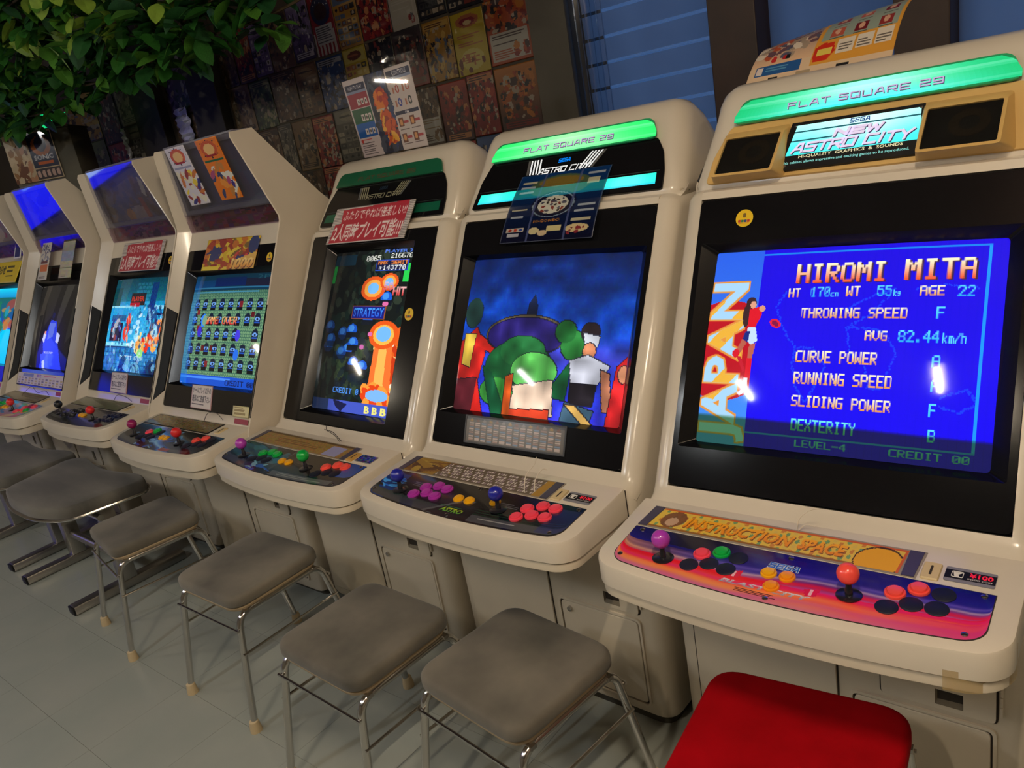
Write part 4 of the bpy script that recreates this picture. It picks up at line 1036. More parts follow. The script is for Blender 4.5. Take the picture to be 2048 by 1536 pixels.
# ------------------------------------------------------------------ flat-sided cabinets with a clear forward-leaning header (left half of the row)
BB = Plane(.170, .755, .460, 1.303)
BO = Plane(.135, .745, .460, 1.388)
BH = Plane(.490, 1.440, .437, 1.687)
CLEAR = clear_mat('clear_visor', (.93, .93, .98), 0.10, 0.04)
CLEARP = clear_mat('clear_visor_lip', (.80, .72, .80), 0.05, 0.1)
HBACK = mat('header_back', rgb(84, 86, 112), .45, var=.12, scale=6)
def flat_cabinet(label, loc, rz, cv, overlay, strip, sticks, btns, starts, header_cv, lip_cv):
    root = thing('arcade_cabinet', label, 'arcade cabinet', loc, rz)
    rim = roundpoly([(-.340, .24), (.340, .24), (.340, .80), (-.340, .80)], [.03, .03, .02, .02], 4)
    mk('base', loft([[(x, y, .03) for x, y in rim], [(x, y, .62) for x, y in rim]]), PAINT_G, root)
    rim2 = roundpoly([(-.33, .262), (.33, .262), (.33, .78), (-.33, .78)], .03, 4)
    mk('plinth', loft([[(x, y, 0) for x, y in rim2], [(x, y, .035) for x, y in rim2]]), DARKPL, root)
    front_door(root, 'front_panel', -.30, -.02, .075, .60, m=PAINT_G)
    front_door(root, 'coin_door', .05, .27, .345, .60, hole=(.185, .215, .36, .41), m=PAINT_G)
    front_door(root, 'cash_door', .03, .27, .075, .325, lip=True, m=PAINT_G)
    yb = lambda z: .170 + (z - .755) * .5292
    tz = lambda z: 1 - .26 * max(0.0, z - 1.39) / .30
    tp = lambda g: ([(x * tz(z), y, z) for x, y, z in g[0]], g[1])
    for sgn in (-1, 1):
        outer = [(.140, .60), (.120, .69), (.122, .72), (.137, .75), (.30, 1.070), (.455, 1.378), (.458, 1.394), (.405, 1.672), (.411, 1.688), (.500, 1.694), (.660, 1.445), (.80, 1.30), (.82, .60)]
        inner = [(.185, .60), (.165, .70), (.166, .725), (yb(.765), .765), (yb(1.07), 1.07), (yb(1.375), 1.375), (.502, 1.394), (.442, 1.672), (.442, 1.688), (.500, 1.694), (.660, 1.445), (.80, 1.30), (.82, .60)]
        mk('side_panel', tp(loft([[(sgn * .352, y, z) for y, z in outer], [(sgn * .348, y, z) for y, z in [(a[0] + (-.003 if i < 9 else 0), a[1]) for i, a in enumerate(outer)]], [(sgn * .313, y, z) for y, z in inner]])), CREAM, root, smooth=30)
        V = []
        for (t, s) in ((.02, .026), (.99, .060), (.99, .368), (.02, .414)):
            a = Vector(BO(sgn * .352, s)); b = Vector(BB(sgn * .313, s)); p = a.lerp(b, t); V.append(p + Vector((-sgn * .0, -.0045, .002)))
        n = [v + Vector((0, .006, -.003)) for v in V]
        mk('speaker_panel', ([tuple(v) for v in V + n], [[0, 1, 2, 3], [4, 7, 6, 5], [0, 4, 5, 1], [1, 5, 6, 2], [2, 6, 7, 3], [3, 7, 4, 0]]), BLACKM, root, smooth=0)
    mk('rear_body', tp(prism([(.25, .60), (.25, .85), (yb(1.29) + .05, 1.29), (.56, 1.36), (.535, 1.44), (.482, 1.69), (.50, 1.685), (.645, 1.44), (.80, 1.28), (.80, .60)], -.313, .313)), PAINT_G, root, smooth=0)
    mk('sill', prism([(.14, .60), (.14, .70), (.150, .716), (.168, .738), (.1715, .757), (.21, .74), (.21, .60)], -.313, .313), CREAM, root, smooth=30)
    mk('brow', prism([BB(0, .618)[1:], BB(0, .700)[1:], (.53, 1.372), (.55, 1.372), (.53, 1.30)], -.313, .313), CREAM, root, smooth=0)
    bezel_with_screen(root, BB, (-.306, .306, 0, .620), (-.292, .292, .085, .540), (-.262, .262, .098, .522), cv)
    # header: board with print behind a clear visor
    if header_cv is not None:
        hf = flat(BH, -.312, .312, -.002, .258, -.012)
        panel('header_board', header_cv, lambda u, v: (lambda p: (p[0] * tz(p[2]), p[1], p[2]))(hf(u, v)), GLOSSP, root)
    else:
        mk('header_board', slab(BH, [(-.312, -.002), (.312, -.002), (.312, .258), (-.312, .258)], -.02, -.012), HBACK, root)
    mk('header_rim', tp(ringslab(BH, [(-.313, -.004), (.313, -.004), (.313, .262), (-.313, .262)], [(-.290, .016), (.290, .016), (.290, .236), (-.290, .236)], -.012, .001)), mat('visor_edge_grey', rgb(104, 104, 120), .3), root, smooth=0)
    mk('visor', tp(slab(BH, [(-.312, .0), (.312, .0), (.312, .256), (-.312, .256)], .012, .014)), CLEAR, root, smooth=0)
    LP = Plane(.500, 1.372, .492, 1.438)
    panel('header_lip_print', lip_cv, flat(LP, -.312, .312, .0, .066, -.012), GLOSSP, root)
    mk('visor_lip', slab(LP, [(-.312, -.001), (.312, -.001), (.312, .070), (-.312, .070)], .004, .008), CLEARP, root, smooth=0)
    mk('header_cap', box(-.235, .235, .432, .50, 1.690, 1.696), mat('visor_edge_grey', rgb(104, 104, 120), .3), root, smooth=0)
    # deck
    ox = -.012
    sh = lambda g: ([(x + ox, y, z) for x, y, z in g[0]], g[1])
    mk('deck', sh(deck_geo(DK, .326, -.086, .05, .165, .655, bev=.006)), CREAM, root, smooth=32)
    mk('deck_skirt', sh(deck_geo(DK, .318, -.076, .045, .20, .622, .652, .004)), PAINT_G, root, smooth=32)
    def of(u, v):
        x = -.296 + .592 * u; r = .05; hw = .296
        ex = max(0., abs(x) - (hw - r)); yf = -.066 + .03 * (x / .345) ** 2 + r - math.sqrt(max(0, r * r - ex * ex))
        return DK(x + ox, .073 + (yf - .073) * v, .0012)
    ov = panel('control_panel', overlay_canvas(overlay), of, OVER, root)
    stp = panel('instruction_strip', strip_canvas(strip), quadfn(DK, (-.300, .146), (.155, .146), (.152, .082), (-.305, .082), .0016), GLOSSP, root)
    mk('strip_bed', slab(DK, [(-.312, .0775), (.160, .0775), (.163, .150), (-.306, .150)], 0, .0012), BLACKM, stp)
    for (x, y, c) in sticks: joystick(root, DK, x + ox, y, c)
    for (x, y, c) in btns: button(root, DK, x + ox, y, c)
    for (x, y, c) in starts: button(root, DK, x + ox, y, c, SMALL)
    coin_slot(root, DK, .20, .11, BEIGE)
    mk('red_label', slab(BB, [(.212, -.026), (.296, -.026), (.296, -.008), (.212, -.008)], .0005, .0012), mat('label_red', rgb(150, 36, 52), .5), root, smooth=0)
    return root

# ------------------------------------------------------------------ the row of cabinets
DARK_LINE = (0, 0, 0)
S2 = [(-.017, .013), (.015, .013)]
cab6 = rounded_cabinet('nearest cream arcade cabinet with yellowed speaker housing and blue player-statistics screen',
    (0, 0, 0), 0, scr_stats(), (-.300, .300, .083, .528), (-.272, .272, .098, .512), 'sunset', 'instruction',
    [(-.211, -.006, 'violet'), (.118, .003, 'coral')],
    cols(SIX_L, ['pink', 'green', 'plug', 'plug', 'plug', 'plug']), cols(SIX_R, ['coral', 'coral', 'plug', 'plug', 'plug', 'plug']),
    [(-.017, .013, 'yellow'), (.015, .013, 'orange'), (-.001, -.019, 'orange')],
    {'ends': (10, 176, 100), 'mid': (150, 250, 220), 'low': (50, 226, 226)}, yellowed=True)
cab5 = rounded_cabinet('cream arcade cabinet with a film sheet hung over its lit cyan header',
    (-.763, .0339, 0), -.0302, scr_group(), (-.300, .300, .083, .528), (-.276, .276, .096, .522), 'astro', 'moves',
    [(-.214, -.002, 'blue'), (.112, .008, 'blue')],
    cols(SIX_L, ['purple'] * 6), cols(SIX_R, ['pink'] * 6), [(-.019, .012, 'yellow'), (.015, .013, 'yellow'), (.085, .028, 'yellow')],
    {'ends': (30, 214, 96), 'mid': (150, 246, 160), 'low': (120, 236, 150)})
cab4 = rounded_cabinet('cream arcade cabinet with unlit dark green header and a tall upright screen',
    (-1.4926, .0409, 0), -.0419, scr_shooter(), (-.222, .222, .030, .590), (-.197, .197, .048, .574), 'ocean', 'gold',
    [(-.214, -.002, 'violet'), (.112, .008, 'green')],
    cols(SIX_L, ['green', 'green', 'green', 'plug', 'plug', 'plug']), cols(SIX_R, ['coral', 'coral', 'coral', 'plug', 'plug', 'plug']),
    [(-.019, .012, 'yellow'), (.015, .013, 'yellow')], None, price='blue')
# header of the nearest cabinet: yellowed housing, two raised speakers, lit name plate
hp6 = mk('speaker_housing', slab(PH, roundpoly([(-.316, -.002), (.316, -.002), (.308, .06), (.278, .134), (-.278, .134), (-.308, .06)], .012, 3), -.004, .003, .002), YELLOWED, cab6)
for sgn in (-1, 1):
    xi, xo = (-.148, -.281) if sgn < 0 else (.118, .252)
    base = roundpoly([(xi - sgn * .010, -.002), (xo + sgn * .018, -.002), (xo + sgn * .006, .118), (xi - sgn * .006, .120)], .008, 4)
    top = roundpoly([(xi, -.014), (xo, -.014), (xo, .100), (xi, .100)], .008, 4)
    inn = roundpoly([(xi + sgn * .006, -.007), (xo - sgn * .006, -.007), (xo - sgn * .006, .093), (xi + sgn * .006, .093)], .004, 4)
    dd = lambda s: .048 - .30 * s
    V = [PH(x, s, .002) for x, s in base] + [PH(x, s, dd(s)) for x, s in top] + [PH(x, s, dd(s)) for x, s in inn] + [PH(x, s, dd(s) - .005) for x, s in inn]
    n = len(base); F = []
    for k in range(3):
        for i in range(n): F.append([k * n + i, k * n + (i + 1) % n, (k + 1) * n + (i + 1) % n, (k + 1) * n + i])
    sb = mk('speaker', (V, F), YELLOWED, cab6, smooth=40)
    xs_ = sorted((xi + sgn * .006, xo - sgn * .006))
    mk('grille', ([PH(x, s, dd(s) - q) for q in (.0045, .009) for x, s in ((xs_[0], -.007), (xs_[1], -.007), (xs_[1], .093), (xs_[0], .093))], [[0, 1, 2, 3], [4, 7, 6, 5], [0, 4, 5, 1], [1, 5, 6, 2], [2, 6, 7, 3], [3, 7, 4, 0]]), mat('speaker_mesh', (.007, .0065, .006), .7, spec=.08), sb, smooth=0)
    cxs = (xi + xo) / 2 + .012
    def rg(rad): return [PH(cxs + rad * math.cos(a * PI / 12), .048 + rad * math.sin(a * PI / 12), dd(.048 + rad * math.sin(a * PI / 12)) - .0040) for a in range(24)]
    mk('cone', (rg(.034) + rg(.017), [[i, (i + 1) % 24, 24 + (i + 1) % 24, 24 + i] for i in range(24)]), mat('cone_brown', (.012, .009, .006), .8, spec=.08), sb)
pl6 = mk('name_plate', slab(PH, [(-.160, .006), (.128, .008), (.116, .114), (-.136, .114)], .003, .010), BLACKM, cab6)
c = Canvas(60, 20, (60, 220, 214)); c.vgrad((176, 250, 240), (60, 226, 220), 0, .8); c.put(np.exp(-((c.U - .55) / .3) ** 2 - ((c.V - .3) / .5) ** 2), (236, 255, 250), .7)
for v in (.22, .52): c.rect(0, v, .36 if v > .4 else 1, v + .05, (20, 80, 90))
panel('plate_light', c, quadfn(PH, (-.124, .106), (.110, .106), (.114, .038), (-.140, .038), .0106), LIT, pl6)
blk = mat('print_black', (.01, .01, .012), .5); LILAC = mat('name_letters', rgb(216, 206, 240), .4, emit=rgb(216, 206, 240), es=.75); SHADE = mat('name_shade', rgb(70, 50, 110), .5)
stroke_letters(pl6, 'SEGA', PH, -.018, .018, .0955, .1035, .0112, mat('logo_blue', rgb(10, 70, 190), .4), .3, .4, .1)
for dx, d, m_ in ((.0018, .0112, SHADE), (0, .0116, LILAC)):
    stroke_letters(pl6, 'NEW', PH, -.046 + dx, .040 + dx, .071 - dx, .084 - dx, d, m_, .25, .3, .35)
    stroke_letters(pl6, 'ASTRO CITY', PH, -.128 + dx, .096 + dx, .044 - dx, .062 - dx, d, m_, .25, .28, .35)
lettering(pl6, 'HI-QUALITY  GRAPHICS  &  SOUNDS', PH, -.112, .086, .0285, .0365, .0112, mat('print_cream', rgb(240, 236, 200), .4, emit=rgb(240, 236, 200), es=.4), bold=.02)
lettering(pl6, 'This cabinet allows impressive and exciting games to be reproduced.', PH, -.146, .098, .0165, .0245, .0112, mat('print_aqua', rgb(140, 226, 230), .4, emit=rgb(140, 226, 230), es=.4), bold=.015)
for x, s in ((-.128, .106), (.110, .106), (-.138, .015), (.120, .015)): mk('screw', lathe([(.0035, 0), (.003, .002), (.0001, .0024)], 10), SCREW, pl6, loc=PH(x, s, .0102), rot=(math.radians(55), 0, 0))
c = Canvas(14, 16, (150, 226, 220)); c.lines(.1, .2, .9, .8, 4, (90, 160, 160), 3, .3)
panel('service_card', c, quadfn(PH, (-.160, .104), (-.144, .104), (-.150, .060), (-.166, .060), .0045), GLOSSP, cab6)
# dark header panels of the next two
def dark_header(root, lit):
    p = mk('header_panel', slab(PH, roundpoly([(-.310, -.004), (.310, -.002), (.306, .05), (.293, .100), (.270, .137), (-.268, .137), (-.295, .08)], .008, 3), -.004, .004), BLACK, root)
    mk('panel_groove', slab(PH, [(-.292, .047), (.294, .047), (.294, .0485), (-.292, .0485)], .004, .0046), mat('groove_grey', rgb(50, 60, 60), .4), p)
    wht = mat('header_white_lit' if lit else 'header_white_dull', rgb(220, 220, 220) if lit else rgb(150, 146, 120), .4, emit=rgb(236, 240, 244) if lit else None, es=.85)
    if lit:
        c = Canvas(60, 6, (40, 220, 206)); c.put(np.exp(-((c.U - .5) / .12) ** 2), (150, 255, 246), .6)
        for u in (.10, .82, .9): c.put(np.exp(-((c.U - u) / .06) ** 2), (120, 255, 236), .5)
        c.put(np.clip(.35 - c.V, 0, 1), (20, 230, 150), .6); c.put((c.V > .8), (30, 160, 220), .4)
        panel('light_bar', c, quadfn(PH, (-.284, .040), (.287, .042), (.289, .013), (-.291, .011), .0048), LIT, p)
    else:
        mk('light_bar', slab(PH, [(-.291, .011), (.289, .013), (.287, .042), (-.284, .040)], .004, .0048), mat('bar_unlit', rgb(16, 96, 70), .3), p)
    for k in range(5):
        w = .0046 + (.003 if k == 0 else 0)
        xl = -.132 + k * .0105; xr = .125 - k * .0105
        gm = wht if k else mat('header_grey', rgb(96, 96, 96), .5)
        mk('header_stripe', slab(PH, [(xl + .002, .083), (xl + w + .002, .083), (xl + w, .126), (xl, .126)], .004, .0046), gm, p, smooth=0)
        mk('header_stripe', slab(PH, [(xr - .034, .083), (xr - .034 - w, .083), (xr - w, .128), (xr, .128)], .004, .0046), gm, p, smooth=0)
    stroke_letters(p, 'ASTRO CITY', PH, -.088, .078, .082, .096, .0047, wht, .2, .28, .35)
    stroke_letters(p, 'SEGA', PH, -.025, .012, .110, .119, .0047, mat('sega_blue_lit' if lit else 'sega_blue_dull', rgb(0, 130, 230) if lit else rgb(30, 50, 70), .4, emit=rgb(0, 130, 240) if lit else None, es=.9), .3, .4, .1)
dark_header(cab5, True); dark_header(cab4, False)
# round yellow stickers on the bezels
def sticker(root, pl, x, s, r=.019):
    n = 28; o = mk('sticker', slab(pl, [(x + r * math.cos(2 * PI * i / n), s + r * math.sin(2 * PI * i / n)) for i in range(n)], .001, .0016), mat('sticker_yellow', rgb(236, 196, 20), .4), root)
    for k, cc in enumerate((rgb(190, 40, 30), rgb(30, 110, 60), rgb(40, 60, 130), rgb(190, 40, 30))):
        mk('sticker_mark', slab(pl, rrect(x - .013 + k * .0066, x - .0075 + k * .0066, s - .009, s - .0035, .001, 2), .0016, .0019), mat('sticker_ink%d' % (k % 3), cc, .5), o, smooth=0)
    mk('sticker_mark', slab(pl, [(x - .011, s - .0115), (x + .011, s - .0115), (x + .011, s - .0105), (x - .011, s - .0105)], .0016, .0019), mat('sticker_ink0', rgb(190, 40, 30), .5), o, smooth=0)
    mk('sticker_mark', slab(pl, rrect(x - .0035, x + .0035, s + .001, s + .011, .003, 3), .0016, .0019), mat('sticker_brown', rgb(120, 90, 20), .5), o, smooth=0)
sticker(cab6, PB, -.209, .578); sticker(cab4, PB, .250, .363)
# move list plate under the group screen
c = Canvas(120, 34, (92, 84, 74)); c.rect(0, 0, 1, .08, (50, 44, 40))
for i in range(14):
    c.ell(.06 + i * .068, .13, .018, .06, [(150, 120, 60), (110, 70, 50), (130, 120, 110)][i % 3])
    for j in range(10):
        c.rect(.03 + i * .068, .22 + j * .075, .03 + i * .068 + .052, .22 + j * .075 + .05, [(178, 162, 150), (150, 120, 108), (110, 130, 150), (190, 170, 160)][(i * 3 + j * 5) % 4])
panel('move_list', c, quadfn(PB, (-.190, .078), (.142, .080), (.146, .016), (-.184, .012), .0022), GLOSSP, cab5)
mk('list_frame', ringslab(PB, [(-.189, .008), (.151, .011), (.147, .085), (-.195, .083)], [(-.184, .012), (.146, .016), (.142, .080), (-.190, .078)], .001, .003), mat('list_frame', rgb(40, 38, 38), .4), cab5, smooth=0)
# loose wires by the instruction strips
wire(cab6, [DK(-.015, .150, .001), DK(-.012, .160, .020), DK(.004, .170, .034), DK(.022, .172, .040)], WIRE_W, .0009)
wire(cab6, [DK(-.012, .150, .001), DK(.0, .156, .012), DK(.016, .157, .010)], WIRE_W, .0009)
wire(cab5, [DK(.128, .085, .002), DK(.120, .11, .030), DK(.126, .14, .045), DK(.130, .15, .06)], WIRE_W, .0012)
wire(cab5, [DK(.150, .095, .002), DK(.142, .115, .020), DK(.146, .14, .034), DK(.154, .15, .03)], WIRE_W, .0014)
wire(cab4, [DK(.00, .17, .03), DK(.02, .165, .03), DK(.06, .160, .022), DK(.085, .155, .006)], WIRE_D)
wire(cab4, [DK(.01, .18, .05), DK(.02, .165, .034), DK(.05, .165, .028), DK(.095, .155, .008)], WIRE_D)
# clear tape on the deck corner of the nearest cabinet
TAPE = mat('old_tape', rgb(196, 164, 96), .35, alpha=.45)
def tape(pts, z0, z1, off=.0015):
    V = []
    for x, y in pts: V += [(x, y, z0), (x, y, z1)]
    return V, [[2 * i, 2 * i + 2, 2 * i + 3, 2 * i + 1] for i in range(len(pts) - 1)]
corner = [p for p in deck_outline(.3472, -.0832, .062, .172) if p[0] > .25 and p[1] < .03]
mk('tape', tape([p for p in corner], .633, .668), TAPE, cab6, smooth=60)
mk('tape', tape([p for p in corner if p[0] > .315][1:7], .664, .690), TAPE, cab6, smooth=60)

def lipc(kind):
    c = Canvas(70, 10, (132, 84, 100)); c.noise(.25, 4, kind)
    c.blobs(18, [(150, 60, 80), (110, 84, 60), (60, 40, 80), (150, 130, 120)], .04, .3, kind); c.rect(0, .45, 1, .52, (120, 90, 120), .6)
    return c
hc3 = Canvas(80, 34, (84, 88, 124)); hc3.noise(.05, 6, 3); hc3.put(np.clip((c.U[:1, :1].sum() * 0) + hc3.U, 0, 1) * 0 + (hc3.U < .25), (110, 96, 90), .4)  # bluish grey ground of these header boards has the visor's reflection painted in
hc2 = Canvas(80, 34, (92, 92, 116)); hc2.blobs(60, [(80, 60, 50), (60, 64, 100), (120, 90, 80), (50, 46, 60), (40, 60, 120)], .05, .10, 6, (0, .3, 1, 1), .5); hc2.poly([(.74, .52), (.80, .25), (.84, .35), (.78, .6)], (170, 166, 150)); hc2.ell(.55, .85, .14, .14, (176, 160, 150), .6); hc2.ell(.40, .85, .06, .13, (180, 120, 60), .7); hc2.rect(.64, .6, .70, .95, (150, 70, 50), .7)
hc1 = Canvas(80, 34, (92, 92, 112)); hc1.noise(.06, 5, 3); hc1.blobs(14, [(70, 66, 90), (46, 44, 60)], .12, .2, 4, (0, 0, 1, 1), .6)
cab3 = flat_cabinet('flat-sided arcade cabinet with a maze on screen and paper strips on its header', (-2.205, .040, 0), 0,
    scr_maze(), 'wave', 'plain', [(-.21, 0, 'magenta'), (.118, 0, 'red')], cols(SIX_L, ['pink', 'green', 'plug', 'plug', 'plug', 'plug']) + cols(SIX_R, ['coral', 'coral', 'plug', 'plug', 'plug', 'plug']),
    [(-.022, .010, 'yellow'), (.005, .010, 'yellow')], hc3, lipc(3))
cab2 = flat_cabinet('flat-sided arcade cabinet with a cyan castle screen under a red notice', (-3.0, .085, 0), 0,
    scr_castle(), 'dark', 'green', [(-.21, 0, 'black'), (.118, 0, 'red')], cols(SIX_L, ['black'] * 6) + cols(SIX_R, ['navy'] * 6),
    [(-.022, .010, 'yellow'), (.005, .010, 'yellow')], hc2, lipc(2))
cab1 = flat_cabinet('flat-sided arcade cabinet with a blue gown on dark screen under two hanging paper strips', (-3.745, .030, 0), 0,
    scr_dress(), 'pastel', 'plain', [(-.21, 0, 'red'), (.118, 0, 'red')], cols(SIX_L, ['green'] * 6) + cols(SIX_R, ['pink', 'magenta', 'pink', 'pink', 'pink', 'green']),
    [(-.022, .010, 'yellow'), (.005, .010, 'yellow')], hc1, lipc(1))
hc0 = Canvas(60, 34, (190, 170, 120)); hc0.blobs(40, [(230, 120, 60), (240, 220, 160), (200, 90, 80), (150, 170, 90), (240, 236, 220)], .08, .12, 11)
cab0 = flat_cabinet('flat-sided arcade cabinet with bright cyan screen, cut by the left picture edge', (-4.52, .030, 0), 0,
    scr_cyan(), 'pastel', 'plain', [(-.21, 0, 'red'), (.118, 0, 'red')], cols(SIX_R, ['pink'] * 6), [(-.022, .010, 'yellow'), (.005, .010, 'yellow')], hc0, lipc(5))
sticker(cab3, BB, .262, .570, .017); sticker(cab2, BB, .262, .586, .017)
wire(cab3, [DK(.02, .150, .002), DK(.05, .16, .03), DK(.10, .165, .034), DK(.14, .16, .012)], WIRE_D)
wire(cab2, [DK(-.02, .150, .002), DK(.02, .16, .028), DK(.08, .165, .02), DK(.13, .16, .006)], WIRE_D)
wire(cab1, [DK(-.12, .12, .002), DK(-.06, .16, .035), DK(.02, .15, .012), DK(.08, .165, .02), DK(.16, .15, .01)], WIRE_D)

stroke_letters(cab6, 'SEGA', DK, -.024, .026, .031, .043, .0018, mat('logo_white', rgb(220, 230, 240), .4), .50, .42, .1)
stroke_letters(cab6, 'SEGA', DK, -.024, .026, .031, .043, .0021, mat('logo_blue2', rgb(20, 100, 210), .4), .26, .42, .1)

# ------------------------------------------------------------------ stools and benches
GREYV = mat('grey_velvet', rgb(70, 67, 60), .85, col2=rgb(130, 123, 110), scale=4.0, sheen=.2, edge=(.32, .70), coord='world', bump=.15, bscale=500)
REDV = mat('red_velvet', rgb(140, 0, 8), .9, col2=rgb(168, 2, 16), scale=7, bump=.2, bscale=600)
REDV.node_tree.nodes['Principled BSDF'].inputs['Specular IOR Level'].default_value = .1
GREYB = mat('bench_velvet', rgb(56, 55, 52), .85, col2=rgb(118, 114, 105), scale=3.0, sheen=.25, edge=(.32, .70), stretch=(.6, 2.2, 1))
def cushion(outline, z0, z1, r=.014, dome=.006):
    n = len(outline); cx = sum(p[0] for p in outline) / n; cy = sum(p[1] for p in outline) / n
    def ring(k, z): return [(cx + (x - cx) * k, cy + (y - cy) * k, z) for x, y in outline]
    L = max(abs(p[0] - cx) for p in outline); e = r / L
    secs = [ring(1 - e * .6, z0), ring(1, z0 + .008)]
    for i in range(5):
        a = PI / 2 * i / 4
        secs.append(ring(1 - e * (1 - math.cos(a)), z1 - dome - r + r * math.sin(a)))
    for k in (.85, .6, .3, .05): secs.append(ring((1 - e) * k, z1 - dome * k * k))
    return loft(secs)
def stool(label, loc, rz, seat_m, hw=.172, hd=.160, top=.412, group='square chrome-legged stools'):
    t = thing('stool', label, 'stool', (loc[0], loc[1], 0), rz, group)
    o = roundpoly([(-hw, -hd), (hw, -hd), (hw, hd), (-hw, hd)], .058, 8)
    mk('seat', cushion(o, top - .046, top), seat_m, t, smooth=60)
    mk('seat_board', cushion([(x * .96, y * .96) for x, y in o], top - .058, top - .044, .006, .0), mat('board_cream', rgb(170, 150, 120), .5), t, smooth=50)
    zt = top - .064
    for s in (-1, 1):
        xa = s * (hw - .013); xf = s * (hw + .009)
        path = fillet([(xf, -.205, .030), (xa, -hd + .014, zt), (xa, hd - .014, zt), (xf, .205, .030)], .042, 8)
        fr = mk('leg_frame', tube(path, .0098, 12), CHROME, t)
        for yf in (-.207, .207):
            mk('rubber_foot', lathe([(.0175, 0), (.0170, .010), (.0135, .034), (.0105, .036)], 16), RUBBER, fr, loc=(xf, yf, 0))
        f = .34
        mk('stretcher', tube([(xf - s * .006, -.174, .235), (xf - s * .006, .174, .235)], .0042, 8), CHROME, t)
    for sy in (-1, 1):
        mk('stretcher', tube([(-hw, sy * (hd + .006), zt - .040), (hw, sy * (hd + .006), zt - .040)], .0040, 8), CHROME, t)
    for sy in (-1, 1): mk('seat_bracket', box(-hw, hw, sy * (hd - .0375) - .0075, sy * (hd - .0375) + .0075, top - .066, top - .057), STEEL, t, smooth=0)
    return t
stool('red velvet stool with chrome legs, nearest in the row', (.025, -.085), .10, REDV, .180, .185, .432)
stool('worn light grey stool with chrome legs, next to the red one', (-.585, -.075), -.13, GREYV)
stool('grey velvet stool in front of the lit green-header cabinet', (-1.03, -.140), -.05, GREYV)
stool('dark grey stool in front of the tall upright screen', (-1.665, -.070), .0, GREYV)
stool('dark grey stool missing one rubber foot, beside the wide bench', (-2.385, -.050), -.17, GREYV)
def bench(label, loc, rz):
    t = thing('bench', label, 'bench', (loc[0], loc[1], 0), rz, 'wide padded benches')
    o = roundpoly([(-.30, -.175), (-.12, -.215), (.14, -.215), (.325, -.150), (.385, .150), (.30, .180), (.0, .130), (-.30, .180), (-.385, .130)], [.05, .08, .08, .06, .05, .06, .12, .06, .06], 6)
    mk('seat', cushion(o, .388, .448, .020, .004), GREYB, t, smooth=60)
    V = [(x * 1.012, y * 1.02, .394) for x, y in o]
    mk('chrome_edge', tube(V + [V[0]], .0075, 8, False), CHROME, t)
    for x in (-.265, .27):
        p = mk('post', box(x - .030, x + .030, -.03, .03, .04, .395, .004), STEEL, t)
        r = mk('floor_runner', box(x - .028, x + .028, -.235, .245, 0.002, .040, .006), STEEL, t)
        for y in (-.238, .241): mk('end_cap', box(x - .026, x + .026, y - .003, y + .004, .004, .038, .003), BLACKM, r)
        mk('seat_arm', box(x - .02, x + .02, -.17, .15, .372, .390), STEEL, t, smooth=0)
    mk('cross_tube', tube([(-.265, .0, .14), (.27, .0, .14)], .018, 12), STEEL, t)
    mk('seat_tube', tube([(-.36, -.05, .362), (.36, -.05, .362)], .013, 12), CHROME, t)
    return t
bench('wide charcoal padded bench with chrome edge before the castle-screen cabinet', (-3.085, -.015), -.02)
bench('wide charcoal padded bench partly cut by the left edge', (-3.86, .005), .02)

# ------------------------------------------------------------------ papers and signs on the cabinets (things of their own, in cabinet coordinates)
def place_like(o, loc, rz):
    o.matrix_world = Matrix.Translation(loc) @ Matrix.Rotation(rz, 4, 'Z'); return o
L6 = ((0, 0, 0), 0); L5 = ((-.763, .0339, 0), -.0302); L4 = ((-1.4926, .0409, 0), -.0419)
L3 = ((-2.205, .040, 0), 0); L2 = ((-3.0, .085, 0), 0); L1 = ((-3.745, .030, 0), 0); L0 = ((-4.52, .030, 0), 0)
def sheet(name, label, cat, cv, fn, m, at=None, group=None, thick=.0008):
    o = panel(name, cv, fn, m)
    if thick:
        s = o.modifiers.new('thickness', 'SOLIDIFY'); s.thickness = thick; s.offset = -1
    if at: place_like(o, *at)
    return tag(o, label, cat, group)
def quad3(tl, tr, br, bl, sag=0.0, nrm=(0, -1, 0)):
    TL, TR, BR, BLL = map(Vector, (tl, tr, br, bl)); N = Vector(nrm)
    def fn(u, v):
        p = TL.lerp(TR, u).lerp(BLL.lerp(BR, u), v) + N * sag * math.sin(PI * v)
        return tuple(p)
    return fn
# film sheet on the lit header
FILM = bpy.data.materials.new('printed_film'); FILM.use_nodes = True
nt = FILM.node_tree; b_ = nt.nodes['Principled BSDF']; at_ = nt.nodes.new('ShaderNodeAttribute'); at_.attribute_name = 'print'
nt.links.new(at_.outputs['Color'], b_.inputs['Base Color']); b_.inputs['Roughness'].default_value = .2; b_.inputs['Alpha'].default_value = .66
c = Canvas(90, 100, (14, 24, 66)); c.vgrad((16, 60, 120), (14, 16, 44)); c.ell(.5, .20, .34, .16, (120, 130, 50), .6); c.ell(.5, .14, .25, .07, (160, 120, 40), .7)
c.ell(.5, .47, .25, .20, (26, 30, 60)); c.ell(.5, .47, .23, .18, (130, 150, 170)); c.ell(.5, .47, .215, .168, (24, 26, 54)); c.ell(.5, .47, .165, .128, (216, 216, 200)); c.blobs(26, [(60, 50, 50), (150, 60, 50), (90, 90, 110)], .02, .02, 4, (.38, .38, .62, .56))
for k, (u, v, w, h) in enumerate(((.06, .10, .16, .03), (.06, .17, .16, .03), (.06, .24, .16, .03), (.05, .50, .17, .02), (.06, .60, .14, .03), (.78, .06, .17, .035), (.80, .14, .12, .08), (.78, .50, .18, .03), (.76, .58, .2, .03), (.74, .70, .2, .045))): c.rect(u, v, u + w, v + h, (170, 180, 190) if k % 3 else (196, 190, 160))
